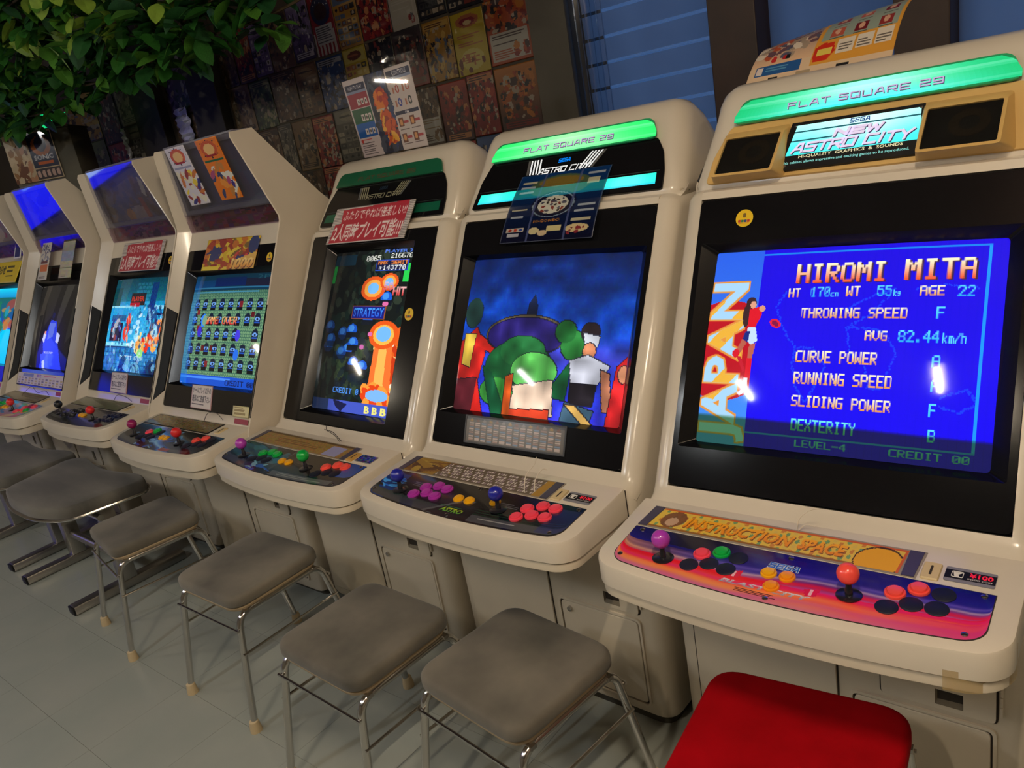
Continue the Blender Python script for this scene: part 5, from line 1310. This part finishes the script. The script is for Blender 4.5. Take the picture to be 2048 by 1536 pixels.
c.rect(.05, .78, .24, .84, (200, 190, 176)); c.ell(.09, .81, .02, .02, (180, 50, 40)); c.ell(.15, .81, .02, .02, (200, 70, 50)); c.ell(.21, .81, .02, .02, (60, 80, 160)); c.rect(.07, .86, .20, .91, (190, 190, 200))
c.text('HI-COMBO', .33, .68, .62, .72, (190, 120, 50), bold=.03); c.ell(.36, .84, .06, .05, (220, 206, 160)); c.ell(.46, .88, .05, .045, (220, 196, 160)); c.rect(.50, .78, .66, .86, (220, 206, 150)); c.ell(.82, .84, .12, .06, (220, 200, 150)); c.blobs(8, [(150, 50, 60)], .02, .02, 5, (.70, .82, .9, .92))
c.put(np.abs(c.U - .30) < .006, (90, 100, 150), .8 * 1); c.put(np.abs(c.U - .70) < .006, (90, 100, 150), .8); c.put(((c.U < .012) | (c.U > .988) | (c.V > .99)), (120, 130, 150), .5)
sheet('instruction_sheet', 'translucent dark blue instruction sheet hung over the lit header', 'sheet', c,
      quad3(PH(-.140, .079, .007), PH(.154, .079, .007), PB(.148, .552, .014), PB(-.158, .552, .014), .010), FILM, L5)
# red and white notices: two players at once
def notice_canvas():
    c = Canvas(150, 46, (214, 206, 200))
    for k in range(23): c.rect(0, k / 23, 1, k / 23 + .012, (120, 110, 110), .8)
    c.poly([(.10, .06), (.94, .0), (.95, .44), (.93, .98), (.03, .98), (.05, .46), (.12, .44)], (182, 36, 54))
    c.text('ふたりでやれば倍楽しい!!', .13, .08, .93, .38, (240, 226, 222), bold=.012, shear=.08)
    c.text('2人同時プレイ可能!!!', .05, .46, .94, .94, (240, 226, 222), bold=.02, shear=.08)
    return c
nc = notice_canvas()
def board(name, label, cat, cv, pl, tl, tr, br, bl, d, at, m=PAPER, thick=.003, group=None):
    return sheet(name, label, cat, cv, quadfn(pl, tl, tr, br, bl, d), m, at, group, thick)
board('notice_board', 'red and white two-player notice board leaning on the unlit green header', 'notice', nc, PB, (-.190, .716), (.203, .717), (.176, .598), (-.224, .596), .010, L4, thick=.005, group='two-player notices')
board('notice_board', 'red and white two-player notice above the castle screen', 'notice', nc, BB, (-.175, .680), (.205, .676), (.185, .546), (-.202, .548), .010, L2, thick=.004, group='two-player notices')
# comic sign, flyers, small signs on the maze cabinet
c = Canvas(90, 32, (214, 180, 30)); c.blobs(90, [(170, 60, 30), (196, 110, 30), (226, 200, 60), (150, 40, 30), (120, 90, 30)], .06, .12, 8); c.blobs(12, [(40, 50, 110)], .04, .14, 2, (.1, .3, .3, .6)); c.ell(.92, .25, .09, .28, (34, 50, 110)); c.blobs(10, [(40, 50, 120), (210, 60, 60)], .03, .1, 3, (.6, .5, .85, .8)); c.rect(.0, .88, .35, 1, (236, 210, 50)); c.poly([(.62, .7), (1, .5), (1, 1), (.58, 1)], (226, 180, 90)); c.text('1000', .56, .66, .98, .98, (250, 226, 150), (230, 150, 60), bold=.04, shear=.1, shadow=(90, 40, 20))
board('comic_sign', 'crowded yellow and red comic sign above the maze screen', 'sign', c, BB, (-.164, .656), (.190, .652), (.176, .532), (-.183, .535), .006, L3)
def strip_flyer(bgc, acc, seed):
    c = Canvas(34, 60, bgc); c.ell(.5, .16, .36, .13, (200, 90, 40)); c.ell(.5, .17, .24, .09, (236, 190, 120)); c.rect(.25, .25, .75, .29, (160, 40, 30)); c.rect(.05, .33, .95, .36, (40, 100, 60) if seed == 2 else (150, 150, 180))
    for k in range(8): a = k * PI / 4; c.rect(.5 + .42 * math.cos(a) - .02, .16 + .14 * math.sin(a) - .01, .5 + .42 * math.cos(a) + .02, .16 + .14 * math.sin(a) + .01, (60, 40, 40))
    c.blobs(30, acc, .12, .05, seed, (.08, .45, .92, .95)); return c
cw = strip_flyer((214, 210, 222), [(60, 60, 130), (236, 210, 70), (200, 120, 60), (150, 60, 50), (226, 220, 200)], 1)
co = strip_flyer((226, 124, 30), [(60, 70, 110), (190, 130, 60), (170, 80, 120), (230, 150, 60), (220, 220, 210), (60, 50, 130)], 2)
board('flyer_strip', 'narrow white flyer on the maze cabinet header', 'flyer', cw, BH, (-.206, .258), (-.070, .258), (-.070, .038), (-.206, .038), .016, L3, GLOSSP, group='narrow header flyers')
board('flyer_strip', 'narrow orange flyer on the maze cabinet header', 'flyer', co, BH, (.012, .258), (.150, .258), (.150, .038), (.012, .038), .016, L3, GLOSSP, group='narrow header flyers')
def seat_canvas():
    c = Canvas(56, 44, (214, 204, 196)); c.text('ゲームプレイ以外の', .06, .10, .94, .36, (40, 34, 34), bold=.012); c.text('着席はご遠慮下さい', .06, .44, .94, .72, (40, 34, 34), bold=.012); c.lines(.06, .80, .94, .90, 1, (90, 80, 80)); c.put((c.U < .03) | (c.U > .97) | (c.V < .03) | (c.V > .97), (190, 150, 150)); return c
sc_ = seat_canvas()
board('seat_notice', 'small white lettered notice below the maze screen', 'notice', sc_, BB, (-.105, .094), (.038, .095), (.050, .006), (-.094, .008), .004, L3)
board('seat_notice', 'small white lettered notice below the castle screen', 'notice', sc_, BB, (-.088, .090), (.062, .092), (.080, .002), (-.076, .003), .004, L2)
c = Canvas(20, 10, (214, 204, 150)); c.lines(.08, .15, .92, .9, 5, (150, 130, 70), 3, .4)
board('small_card', 'small yellow card at the lower right of the maze screen', 'card', c, BB, (.192, .036), (.290, .037), (.296, -.002), (.197, -.002), .003, L3)
# gown cabinet: hanging strips and a long card
cl = Canvas(16, 60, (206, 200, 190)); cl.blobs(26, [(60, 66, 120), (150, 150, 170), (90, 90, 120)], .14, .03, 4, (.1, .05, .9, .5)); cl.rect(.1, .60, .95, .78, (214, 120, 70)); cl.lines(.1, .81, .95, .98, 5, (100, 90, 90), 3, .4); cl.rect(.1, .50, .9, .56, (110, 60, 60))
cr = Canvas(16, 60, (190, 186, 160)); cr.rect(0, 0, 1, .05, (80, 70, 50)); cr.vgrad((170, 170, 150), (150, 150, 140), .08, .3); cr.rect(.02, .30, 1, .56, (150, 160, 190)); cr.rect(0, .73, 1, .745, (90, 84, 60)); cr.lines(.2, .95, .8, .98, 1, (90, 80, 70)); cr.noise(.08, 3, 2)
board('paper_strip', 'long white paper strip with orange block hanging over the gown screen', 'paper strip', cl, BB, (-.210, .735), (-.100, .735), (-.088, .541), (-.200, .541), .030, L1, group='paper strips on the gown cabinet')
board('paper_strip', 'long plain paper strip hanging over the gown screen, toward the castle cabinet', 'paper strip', cr, BB, (.052, .735), (.190, .735), (.205, .543), (.066, .543), .030, L1, group='paper strips on the gown cabinet')
c = Canvas(90, 16, (210, 200, 190)); c.rect(.12, .05, .36, .3, (120, 130, 180)); c.text('遊び方', .42, .06, .52, .32, (120, 70, 170), bold=.02); c.lines(.58, .1, .95, .25, 1, (200, 90, 110))
for i in range(13):
    for j in range(3): c.rect(.03 + i * .074, .38 + j * .2, .03 + i * .074 + .045, .38 + j * .2 + .12, [(190, 170, 90), (170, 150, 140), (120, 110, 120)][(i + j) % 3])
c.put(c.V > .93, (60, 50, 120))
board('instruction_card', 'long cream instruction card below the gown screen', 'card', c, BB, (-.296, .066), (.292, .070), (.296, .006), (-.296, .004), .004, L1)
# far left cabinet
c = Canvas(40, 20, (226, 198, 30)); c.text('お知らせ', .06, .15, .5, .6, (40, 36, 20), bold=.02); c.lines(.55, .2, .92, .85, 3, (90, 80, 20), 4, .4)
board('yellow_notice', 'bright yellow notice at the left picture edge above the cyan screen', 'notice', c, BB, (-.15, .665), (.255, .665), (.205, .545), (-.19, .545), .012, L0)
c = Canvas(16, 24, (220, 216, 220)); c.rect(.1, .08, .9, .92, (26, 36, 110))
board('blue_card', 'small navy card with white border hanging over the cyan-screen cabinet', 'card', c, BB, (.16, .765), (.255, .765), (.275, .672), (.18, .672), .03, L0)

# sheet of instructions in a clear sleeve standing on the unlit cabinet
c = Canvas(130, 92, (20, 26, 60)); c.rect(0, 0, .34, 1, (200, 186, 186)); c.rect(.64, 0, 1, 1, (200, 186, 182))
c.rect(.02, .07, .32, .15, (16, 20, 60)); c.text('HOW TO PLAY', .06, .085, .28, .135, (220, 214, 214), bold=.02); c.rect(.02, .15, .32, .18, (130, 140, 170))
for v, col in ((.18, (150, 30, 54)), (.38, (30, 90, 60)), (.56, (20, 90, 170))):
    c.rect(.02, v, .32, v + .19, col)
    for k in range(3): c.rect(.15 + k * .055, v + .08, .19 + k * .055, v + .16, (214, 204, 200)); c.ell(.17 + k * .055, v + .12, .012, .02, (90, 80, 80))
c.ell(.05, .79, .02, .025, (190, 50, 40)); c.lines(.08, .77, .28, .79, 1, (190, 60, 50)); c.lines(.03, .82, .32, .98, 6, (90, 80, 84), 4, .35)
c.blobs(60, [(26, 36, 80), (40, 60, 110), (14, 18, 44), (60, 70, 90)], .03, .06, 3, (.35, 0, .63, 1)); c.blobs(40, [(196, 60, 24), (226, 120, 30), (170, 40, 20)], .03, .05, 5, (.42, .22, .58, .42)); c.rect(.40, .45, .58, .475, (200, 180, 160)); c.blobs(60, [(206, 80, 24), (236, 170, 50), (150, 40, 24)], .03, .06, 7, (.44, .50, .60, .86))
c.rect(.655, .04, .985, .12, (16, 20, 60)); c.text('CONTROLS', .74, .055, .93, .105, (220, 214, 214), bold=.02); c.rect(.655, .12, .985, .15, (130, 140, 170))
for u, v, col in ((.76, .27, (170, 60, 50)), (.90, .26, (180, 80, 60)), (.76, .43, (50, 60, 150)), (.90, .43, (40, 50, 50))): c.ell(u, v, .026, .05, col); c.ell(u, v, .012, .03, (206, 190, 186)); c.rect(u - .07, v - .03, u - .045, v + .05, (170, 90, 60), .8)
c.lines(.68, .17, .96, .2, 1, (170, 80, 70)); c.rect(.655, .53, .985, .58, (16, 20, 60)); c.text('ITEM', .79, .54, .85, .575, (220, 214, 214), bold=.02)
for u, v in ((.67, .61), (.83, .61), (.67, .80), (.83, .80)): c.rect(u, v, u + .07, v + .11, (110, 60, 40)); c.ell(u + .035, v + .055, .022, .04, (214, 150, 90)); c.rect(u + .07, v + .04, u + .14, v + .07, (170, 50, 60)); c.lines(u, v + .125, u + .13, v + .16, 2, (110, 90, 90), 2, .4)
sl = sheet('instruction_poster', 'how-to-play sheet in a clear sleeve standing on the unlit cabinet', 'poster', c,
      quad3((-1.741, .80, 1.790), (-1.378, .775, 1.790), (-1.343, .755, 1.530), (-1.689, .785, 1.530)), PAPER)
SLEEVE = clear_mat('clear_sleeve', (.94, .94, .94), .0, .02)
mk('sleeve', ([(-1.775, .795, 1.815), (-1.320, .762, 1.815), (-1.285, .745, 1.522), (-1.715, .782, 1.522)], [[0, 1, 2, 3]]), SLEEVE, sl, smooth=0)
# curled flyer on top of the nearest cabinet
c = Canvas(130, 64, (226, 196, 160)); c.vgrad((60, 90, 150), (150, 140, 150), 0, .35, 0, .45); c.vgrad((170, 140, 130), (230, 190, 150), .35, .8, 0, .45); c.blobs(50, [(170, 150, 130), (110, 80, 90), (226, 210, 190), (90, 90, 110), (190, 90, 60)], .03, .06, 6, (.02, .2, .44, .7)); c.rect(.05, .80, .38, .92, (40, 90, 150)); c.rect(.055, .82, .10, .90, (226, 210, 200)); c.lines(.12, .83, .36, .9, 2, (90, 150, 190), 4, .4)
c.rect(.16, .955, .23, .995, (30, 30, 34)); c.ell(.16, .72, .02, .05, (206, 50, 50)); c.rect(.22, .68, .245, .75, (190, 40, 40)); c.rect(.25, .68, .275, .75, (30, 30, 30))
c.rect(.45, 0, 1, .9, (226, 160, 60)); c.rect(.48, .12, .98, .62, (150, 164, 150)); 
for i in range(3):
    for j in range(2): u, v = .53 + i * .16, .22 + j * .24; c.rect(u, v, u + .09, v + .13, [(150, 50, 50), (190, 90, 70), (120, 30, 40)][(i + j) % 3]); c.ell(u + .045, v + .05, .02, .05, (222, 170, 140)); c.lines(u, v + .15, u + .1, v + .2, 2, (90, 96, 90), 2, .4)
c.poly([(.45, .72), (.50, .66), (.58, .67), (.60, .78), (.56, .88), (.46, .88)], (214, 50, 30)); c.rect(.475, .74, .575, .82, (232, 206, 90))
for i in range(3): c.rect(.61 + i * .125, .66 - i * .01, .72 + i * .125, .83 - i * .01, (226, 214, 196)); c.lines(.62 + i * .125, .72, .715 + i * .125, .81, 3, (110, 100, 90), i, .4)
c.rect(.64, .93, .72, .98, (30, 30, 34)); c.rect(.36, .94, .46, .99, (170, 150, 120))
def curl(u, v):
    t = 1 - v
    return (-.312 + .322 * u + .02 * t, .800 + .16 * t, 1.5235 + (.098 + .028 * u) * (1 - (1 - t) ** 2) - .022 * (1 - u) ** 2 * t * t - .006 * u)
sheet('curled_flyer', 'two-page colour flyer curling back on top of the nearest cabinet', 'flyer', c, curl, PAPER)

# ------------------------------------------------------------------ flyers on the back wall
PAL = {'red': [(150, 30, 36), (190, 60, 40), (226, 150, 90), (60, 24, 30)], 'orange': [(190, 80, 30), (214, 130, 40), (150, 40, 30), (70, 40, 40)],
       'yellow': [(206, 180, 40), (226, 210, 110), (190, 110, 70), (120, 60, 40)], 'blue': [(40, 70, 130), (80, 110, 170), (190, 190, 200), (30, 36, 60)],
       'purple': [(90, 70, 130), (140, 120, 180), (196, 190, 214), (50, 40, 80)], 'brown': [(96, 66, 44), (130, 96, 60), (60, 44, 34), (160, 130, 90)],
       'black': [(24, 24, 30), (60, 56, 60), (120, 100, 80), (150, 60, 50)], 'white': [(206, 200, 196), (170, 60, 60), (120, 120, 130), (220, 214, 204)],
       'grey': [(100, 96, 88), (140, 136, 124), (60, 58, 54), (170, 160, 140)], 'green': [(60, 90, 60), (120, 140, 80), (170, 170, 120), (40, 50, 40)], 'gold': [(190, 140, 50), (90, 110, 150), (220, 180, 90), (110, 60, 40)]}
def flyer_canvas(col, seed, style):
    p = PAL[col]; r = random.Random(seed); c = Canvas(40, 56, p[0])
    mix = p + [tuple(int(.5 * (a + b)) for a, b in zip(p[0], p[1])), (30, 28, 34), (196, 180, 160)]
    def crowd(n, reg, k=1.0): c.blobs(n, mix, .075, .055, seed, reg, k); c.blobs(n, mix, .03, .03, seed + 1, reg, k)
    if style == 0:
        crowd(70, (0, .1, 1, 1)); c.rect(.06, .03, .94, .13, p[2], .9); c.lines(.10, .05, .9, .12, 2, p[3], seed, .5)
    elif style == 1:
        crowd(40, (0, 0, 1, .5)); c.rect(.06, .52, .94, .95, (206, 200, 190)); c.lines(.10, .55, .90, .72, 5, p[3], seed, .45); c.lines(.10, .76, .6, .93, 5, p[0], seed, .4); c.blobs(8, p, .06, .05, seed, (.62, .76, .9, .92))
    elif style == 2:
        c.rect(.05, .04, .95, .26, p[1]); c.ell(.5, .15, .3, .08, p[3]); c.lines(.2, .12, .8, .18, 2, p[2], seed, .5)
        for i in range(4):
            for j in range(6): c.rect(.06 + i * .225, .31 + j * .112, .24 + i * .225, .395 + j * .112, r.choice(mix)); c.ell(.15 + i * .225, .345 + j * .112, .05, .025, r.choice(mix))
    elif style == 3:
        c.vgrad(p[1], p[3]); crowd(46, (.1, .12, .9, .82)); c.rect(.1, .85, .9, .95, p[2]); c.lines(.14, .87, .86, .94, 2, p[3], seed, .5)
    elif style == 4:
        for k in range(12): c.rect(k / 6, .6, k / 6 + .085, 1, (206, 200, 200))
        c.ell(.5, .26, .42, .24, (40, 46, 90)); c.blobs(12, [(220, 220, 230)], .02, .015, seed, (.1, .05, .9, .2)); c.ell(.5, .28, .28, .14, (60, 30, 34)); c.rect(.12, .5, .88, .82, (196, 196, 206)); c.lines(.16, .53, .84, .8, 7, (90, 90, 110), seed, .4)
    else:
        c.ell(.5, .15, .36, .10, p[2]); c.ell(.5, .16, .24, .06, (150, 40, 60)); c.ell(.5, .18, .12, .035, (226, 200, 150)); c.lines(.12, .30, .88, .58, 9, p[2], seed, .4); c.ell(.5, .76, .36, .17, p[1]); c.lines(.25, .66, .75, .88, 7, p[2], seed, .4); c.blobs(8, p[2:] , .05, .07, seed, (.05, .6, .95, .95))
    c.a *= .70
    return c
ORD = ['first', 'second', 'third', 'fourth', 'fifth', 'sixth', 'seventh', 'eighth', 'ninth', 'tenth', 'eleventh', 'twelfth', 'thirteenth', 'fourteenth']
ROWS = [
    ('top', 2.034, 2.290, [-1.415, -1.62, -1.81, -1.975, -2.14, -2.335, -2.50, -2.67, -2.84, -3.03, -3.18, -3.34, -3.48],
     [('orange', 1), ('black', 2), ('black', 2), ('white', 1), ('red', 0), ('gold', 2), ('red', 4), ('purple', 3), ('brown', 0), ('purple', 2), ('red', 3), ('brown', 0)]),
    ('second', 1.790, 2.028, [-1.415, -1.63, -1.81, -1.975, -2.16, -2.335, -2.50, -2.70, -2.88, -3.09, -3.28, -3.48],
     [('orange', 1), ('yellow', 5), ('gold', 0), ('black', 3), ('black', 1), ('yellow', 2), ('blue', 0), ('brown', 2), ('brown', 0), ('green', 0), ('brown', 3)]),
    ('third', 1.540, 1.784, [-1.415, -1.63, -1.78, -1.95, -2.10, -2.27, -2.45, -2.66, -2.83, -3.00, -3.12, -3.30, -3.48],
     [('orange', 3), ('red', 0), ('red', 3), ('brown', 1), ('gold', 0), ('grey', 0), ('grey', 2), ('red', 0), ('brown', 3), ('grey', 0), ('brown', 0), ('green', 3)]),
    ('bottom', 1.290, 1.534, [-1.60, -1.78, -1.95, -2.15, -2.45, -2.64, -2.83, -3.02, -3.20, -3.38],
     [('blue', 3), ('red', 3), ('black', 3), ('black', 2), ('blue', 0), ('red', 0), ('brown', 1), ('brown', 2), ('grey', 3)]),
]
WL = Wall(YW - .004)
nrow = 0
for rn, z0, z1, xs, sp in ROWS:
    for k, (col, st) in enumerate(sp):
        xb, xa = xs[k] - .003, xs[k + 1] + .003
        c = flyer_canvas(col, 17 * nrow + k * 5 + 3, st); j = ((k * 7 + nrow * 3) % 5 - 2) * .0025
        sheet('wall_flyer', '%s flyer, %s from the grey column in the %s row on the wall' % (col, ORD[k], rn), 'flyer', c,
              flat(WL, xa, xb, z0 + j, z1 + j, .001 * (k % 2)), PAPER, group='flyers on the back wall')
    nrow += 1
for k, (xa, xb, z0, z1, col, st, where) in enumerate((
        (-4.10, -3.80, 1.98, 2.30, 'purple', 0, 'upper sheet between the two dark pillars'), (-4.10, -3.80, 1.70, 1.97, 'brown', 1, 'lower sheet between the two dark pillars'),
        (-4.72, -4.47, 2.02, 2.30, 'grey', 3, 'upper sheet beside the left dark pillar'), (-4.72, -4.47, 1.74, 2.01, 'grey', 2, 'lower sheet beside the left dark pillar'),
        (-5.00, -4.75, 1.95, 2.26, 'black', 0, 'upper dark sheet far left'), (-5.00, -4.75, 1.65, 1.94, 'red', 3, 'lower dark red sheet far left'),
        (-5.55, -5.03, 2.00, 2.30, 'gold', 0, 'upper gold sheet at the far left'), (-5.55, -5.03, 1.68, 1.99, 'green', 3, 'lower green sheet at the far left'))):
    sheet('wall_flyer', '%s flyer on the wall, %s' % (col, where), 'flyer', flyer_canvas(col, 200 + k, st), flat(WL, xa, xb, z0, z1, .0), PAPER, group='flyers on the back wall')
VIN = clear_mat('vinyl_cover', (.93, .93, .91), .0, .03)
for n_, (xa, xb, z0, z1, lab) in enumerate(((-1.98, -1.41, 1.53, 2.30, 'clear vinyl cover over the flyers next to the grey column'), (-2.68, -1.99, 1.28, 2.30, 'clear vinyl cover over the flyers behind the how-to-play sheet'), (-3.49, -2.69, 1.28, 2.30, 'clear vinyl cover over the flyers behind the maze cabinet'))):
    V, F = [], []; nx, nz = 14, 14
    for j in range(nz + 1):
        for i in range(nx + 1): V.append((xa + (xb - xa) * i / nx, YW - .016 + .0022 * math.sin(i * 1.7 + j * .9 + n_), z0 + (z1 - z0) * j / nz))
    for j in range(nz):
        for i in range(nx): a = j * (nx + 1) + i; F.append([a, a + 1, a + nx + 2, a + nx + 1])
    tag(mk('vinyl_cover', (V, F), VIN, smooth=80), lab, 'vinyl cover', 'vinyl covers on the wall')
VGLARE = mat('vinyl_glare_silver', (.85, .85, .84), .32, metal=1.0, bump=1.0, bscale=60)  # shiny strips added to stand in for glare on the vinyl sleeve edges
for lab, x0, x1, z0, z1 in (('crinkled silver strip hanging between the dark pillars', -4.035, -3.90, 1.70, 2.015), ('thin silver strip hanging left of the dark pillars', -4.735, -4.685, 1.70, 2.01)):
    V, F = [], []; r = random.Random(3)
    for j in range(19):
        for i in range(5): V.append((x0 + (x1 - x0) * i / 4, 1.478 + r.uniform(-.012, .012), z0 + (z1 - z0) * j / 18))
    for j in range(18):
        for i in range(4): a = j * 5 + i; F.append([a, a + 1, a + 6, a + 5])
    tag(mk('vinyl_glare_strip', (V, F), VGLARE, smooth=0), lab, 'foil strip')

# storage box behind the far cabinets with a flyer on its face and a small green lamp on top
bx_ = thing('storage_box', 'tall grey storage box behind the left cabinets', 'storage box', (-4.875, .967, 0), math.radians(43))
BXM = mat('storage_grey', rgb(92, 88, 74), .6, var=.1)
mk('body', box(-.15, .25, .01, .28, 0, 2.055, .006), BXM, bx_); mk('lid', box(-.155, .255, .004, .286, 2.055, 2.065, .004), BXM, bx_)
c = Canvas(60, 50, (190, 170, 140)); c.blobs(50, [(150, 110, 70), (110, 70, 50), (200, 180, 150), (90, 60, 50), (180, 130, 100)], .05, .1, 5, (0, 0, .45, 1)); c.rect(.46, .02, .98, .74, (34, 40, 66)); c.ell(.72, .30, .2, .2, (190, 100, 40), .8); c.ell(.72, .26, .12, .16, (40, 44, 80)); c.text('SONIC', .52, .48, .92, .58, (200, 200, 206), bold=.04); c.rect(.56, .62, .88, .68, (190, 90, 30)); c.rect(.46, .76, .98, .98, (60, 54, 60))
for i in range(5): c.ell(.52 + i * .1, .87, .035, .08, (190, 160, 150))
fl = panel('standing_flyer', c, lambda u, v: (-.148 + .293 * u, -.002 - .003 * math.sin(PI * v), 2.055 - .283 * v), GLOSSP)
place_like(fl, (-4.875, .967, 0), math.radians(43)); tag(fl, 'two-page flyer with dark blue right page on the storage box', 'flyer')
lm = thing('green_lamp', 'small glowing green ornament lamp on top of the storage box', 'lamp', (-4.93, 1.13, 2.065), .3)
GLOW = mat('green_glow', rgb(10, 120, 70), .4, emit=rgb(20, 220, 130), es=1.1)
mk('lamp_body', lathe([(.030, 0), (.034, .03), (.030, .085), (.020, .095), (.0001, .097)], 16), GLOW, lm)
for k in range(5):
    a = k * 1.3; V = [(.02 * math.cos(a), .02 * math.sin(a), .06), (.07 * math.cos(a + .25), .07 * math.sin(a + .25), .095), (.13 * math.cos(a), .13 * math.sin(a), .10), (.07 * math.cos(a - .25), .07 * math.sin(a - .25), .085)]
    mk('lamp_leaf', (V + [(x, y, z - .003) for x, y, z in V], [[0, 1, 2, 3], [4, 7, 6, 5], [0, 4, 5, 1], [1, 5, 6, 2], [2, 6, 7, 3], [3, 7, 4, 0]]), GLOW, lm, smooth=0)
# blue monitor on the end wall (seen only mirrored in the clear headers and chrome)
tv = thing('wall_monitor', 'large blue monitor on the end wall', 'monitor', (-7.28, -1.08, 1.02), 0)
mk('casing', box(-.02, .05, -.60, .60, -.03, .68, .008), BLACKM, tv)
cb = Canvas(24, 14, (10, 20, 250)); cb.vgrad((10, 40, 250), (4, 6, 235)); cb.ell(.3, .75, .12, .12, (150, 180, 255)); cb.ell(.7, .4, .1, .2, (90, 130, 255))
panel('screen', cb, lambda u, v: (.052, -.57 + 1.14 * u, .65 - .65 * v), print_mat('monitor_picture', .2, es=3.6), tv)

# ------------------------------------------------------------------ ivy canopy, upper left
LEAFM = [mat('leaf_%d' % i, rgb(*cc), .45, var=.2, scale=25) for i, cc in enumerate(((46, 104, 38), (78, 132, 46), (38, 88, 42), (138, 170, 64), (32, 78, 42)))]
def leaf_geo():
    V, F = [], []; n = 7
    for i in range(n + 1):
        t = i / n; w = .34 * (math.sin(PI * min(1, t * .98 + .02)) ** .75) * (1 - .25 * t); y = t; z = -.14 * t * t
        V += [(-w, y, z + .05 * math.sin(PI * t)), (0, y, z), (w, y, z + .05 * math.sin(PI * t))]
    for i in range(n):
        a = 3 * i; F += [[a, a + 1, a + 4, a + 3], [a + 1, a + 2, a + 5, a + 4]]
    return V, F
LEAVES = [shared('leaf_%d_mesh' % i, leaf_geo(), LEAFM[i]) for i in range(5)]
VINE = mat('vine_brown', rgb(70, 56, 34), .7)
r = random.Random(11)
can = thing('ivy_canopy', 'dense green ivy canopy of hanging leaves in the upper left corner', 'ivy canopy', (-3.7, .62, 2.2))
spots = []
for g in range(6):
    y0 = .22 - g * .085; z0 = -.10 + g * .080; x1 = 1.84 - .04 * g; x0 = -1.30
    pts = [(x0 + (x1 - x0) * i / 24, y0 + .02 * math.sin(i * 1.1 + g), z0 + .02 * math.sin(i * .8 + g * 2)) for i in range(25)]
    mk('vine', tube(pts, .005, 6), VINE, can)
    for k in range(270):
        u = r.random(); x = x1 - (x1 - x0) * u
        if u < .06 and r.random() < .5: continue
        spots.append((r.uniform(-.6, 1) + 2.2 * (1 - u) + (.6 if g < 2 else 0), (x, y0 + r.uniform(-.08, .08), z0 + r.uniform(-.05, .06)), r.uniform(.078, .130),
                      (r.uniform(-1.0, .2), r.uniform(-.5, .5), r.uniform(-PI, PI)), r.choice((0, 1, 2, 3, 1, 3) if g > 3 else (0, 1, 2, 3, 4)) if g > 1 else r.choice((0, 1, 2, 4, 0))))
spots.sort(key=lambda q: -q[0])
for _, p, s_, e, k in spots[:300]:
    o = bpy.data.objects.new('leaf', LEAVES[k]); link(o, can); o.location = p; o.scale = (s_, s_, s_); o.rotation_euler = e
gv, gf = leaf_geo(); V, F = [], []; from mathutils import Euler
MI = []
for _, p, s_, e, k in spots[300:]:
    M = Matrix.Translation(p) @ Euler(e).to_matrix().to_4x4() @ Matrix.Scale(s_, 4); n = len(V)
    V += [tuple(M @ Vector(q)) for q in gv]; F += [[i + n for i in q] for q in gf]; MI += [k] * len(gf)
lo = mk('leaves', (V, F), LEAFM[0], can, smooth=0)
for m_ in LEAFM[1:]: lo.data.materials.append(m_)
lo.data.polygons.foreach_set('material_index', MI); lo['kind'] = 'stuff'
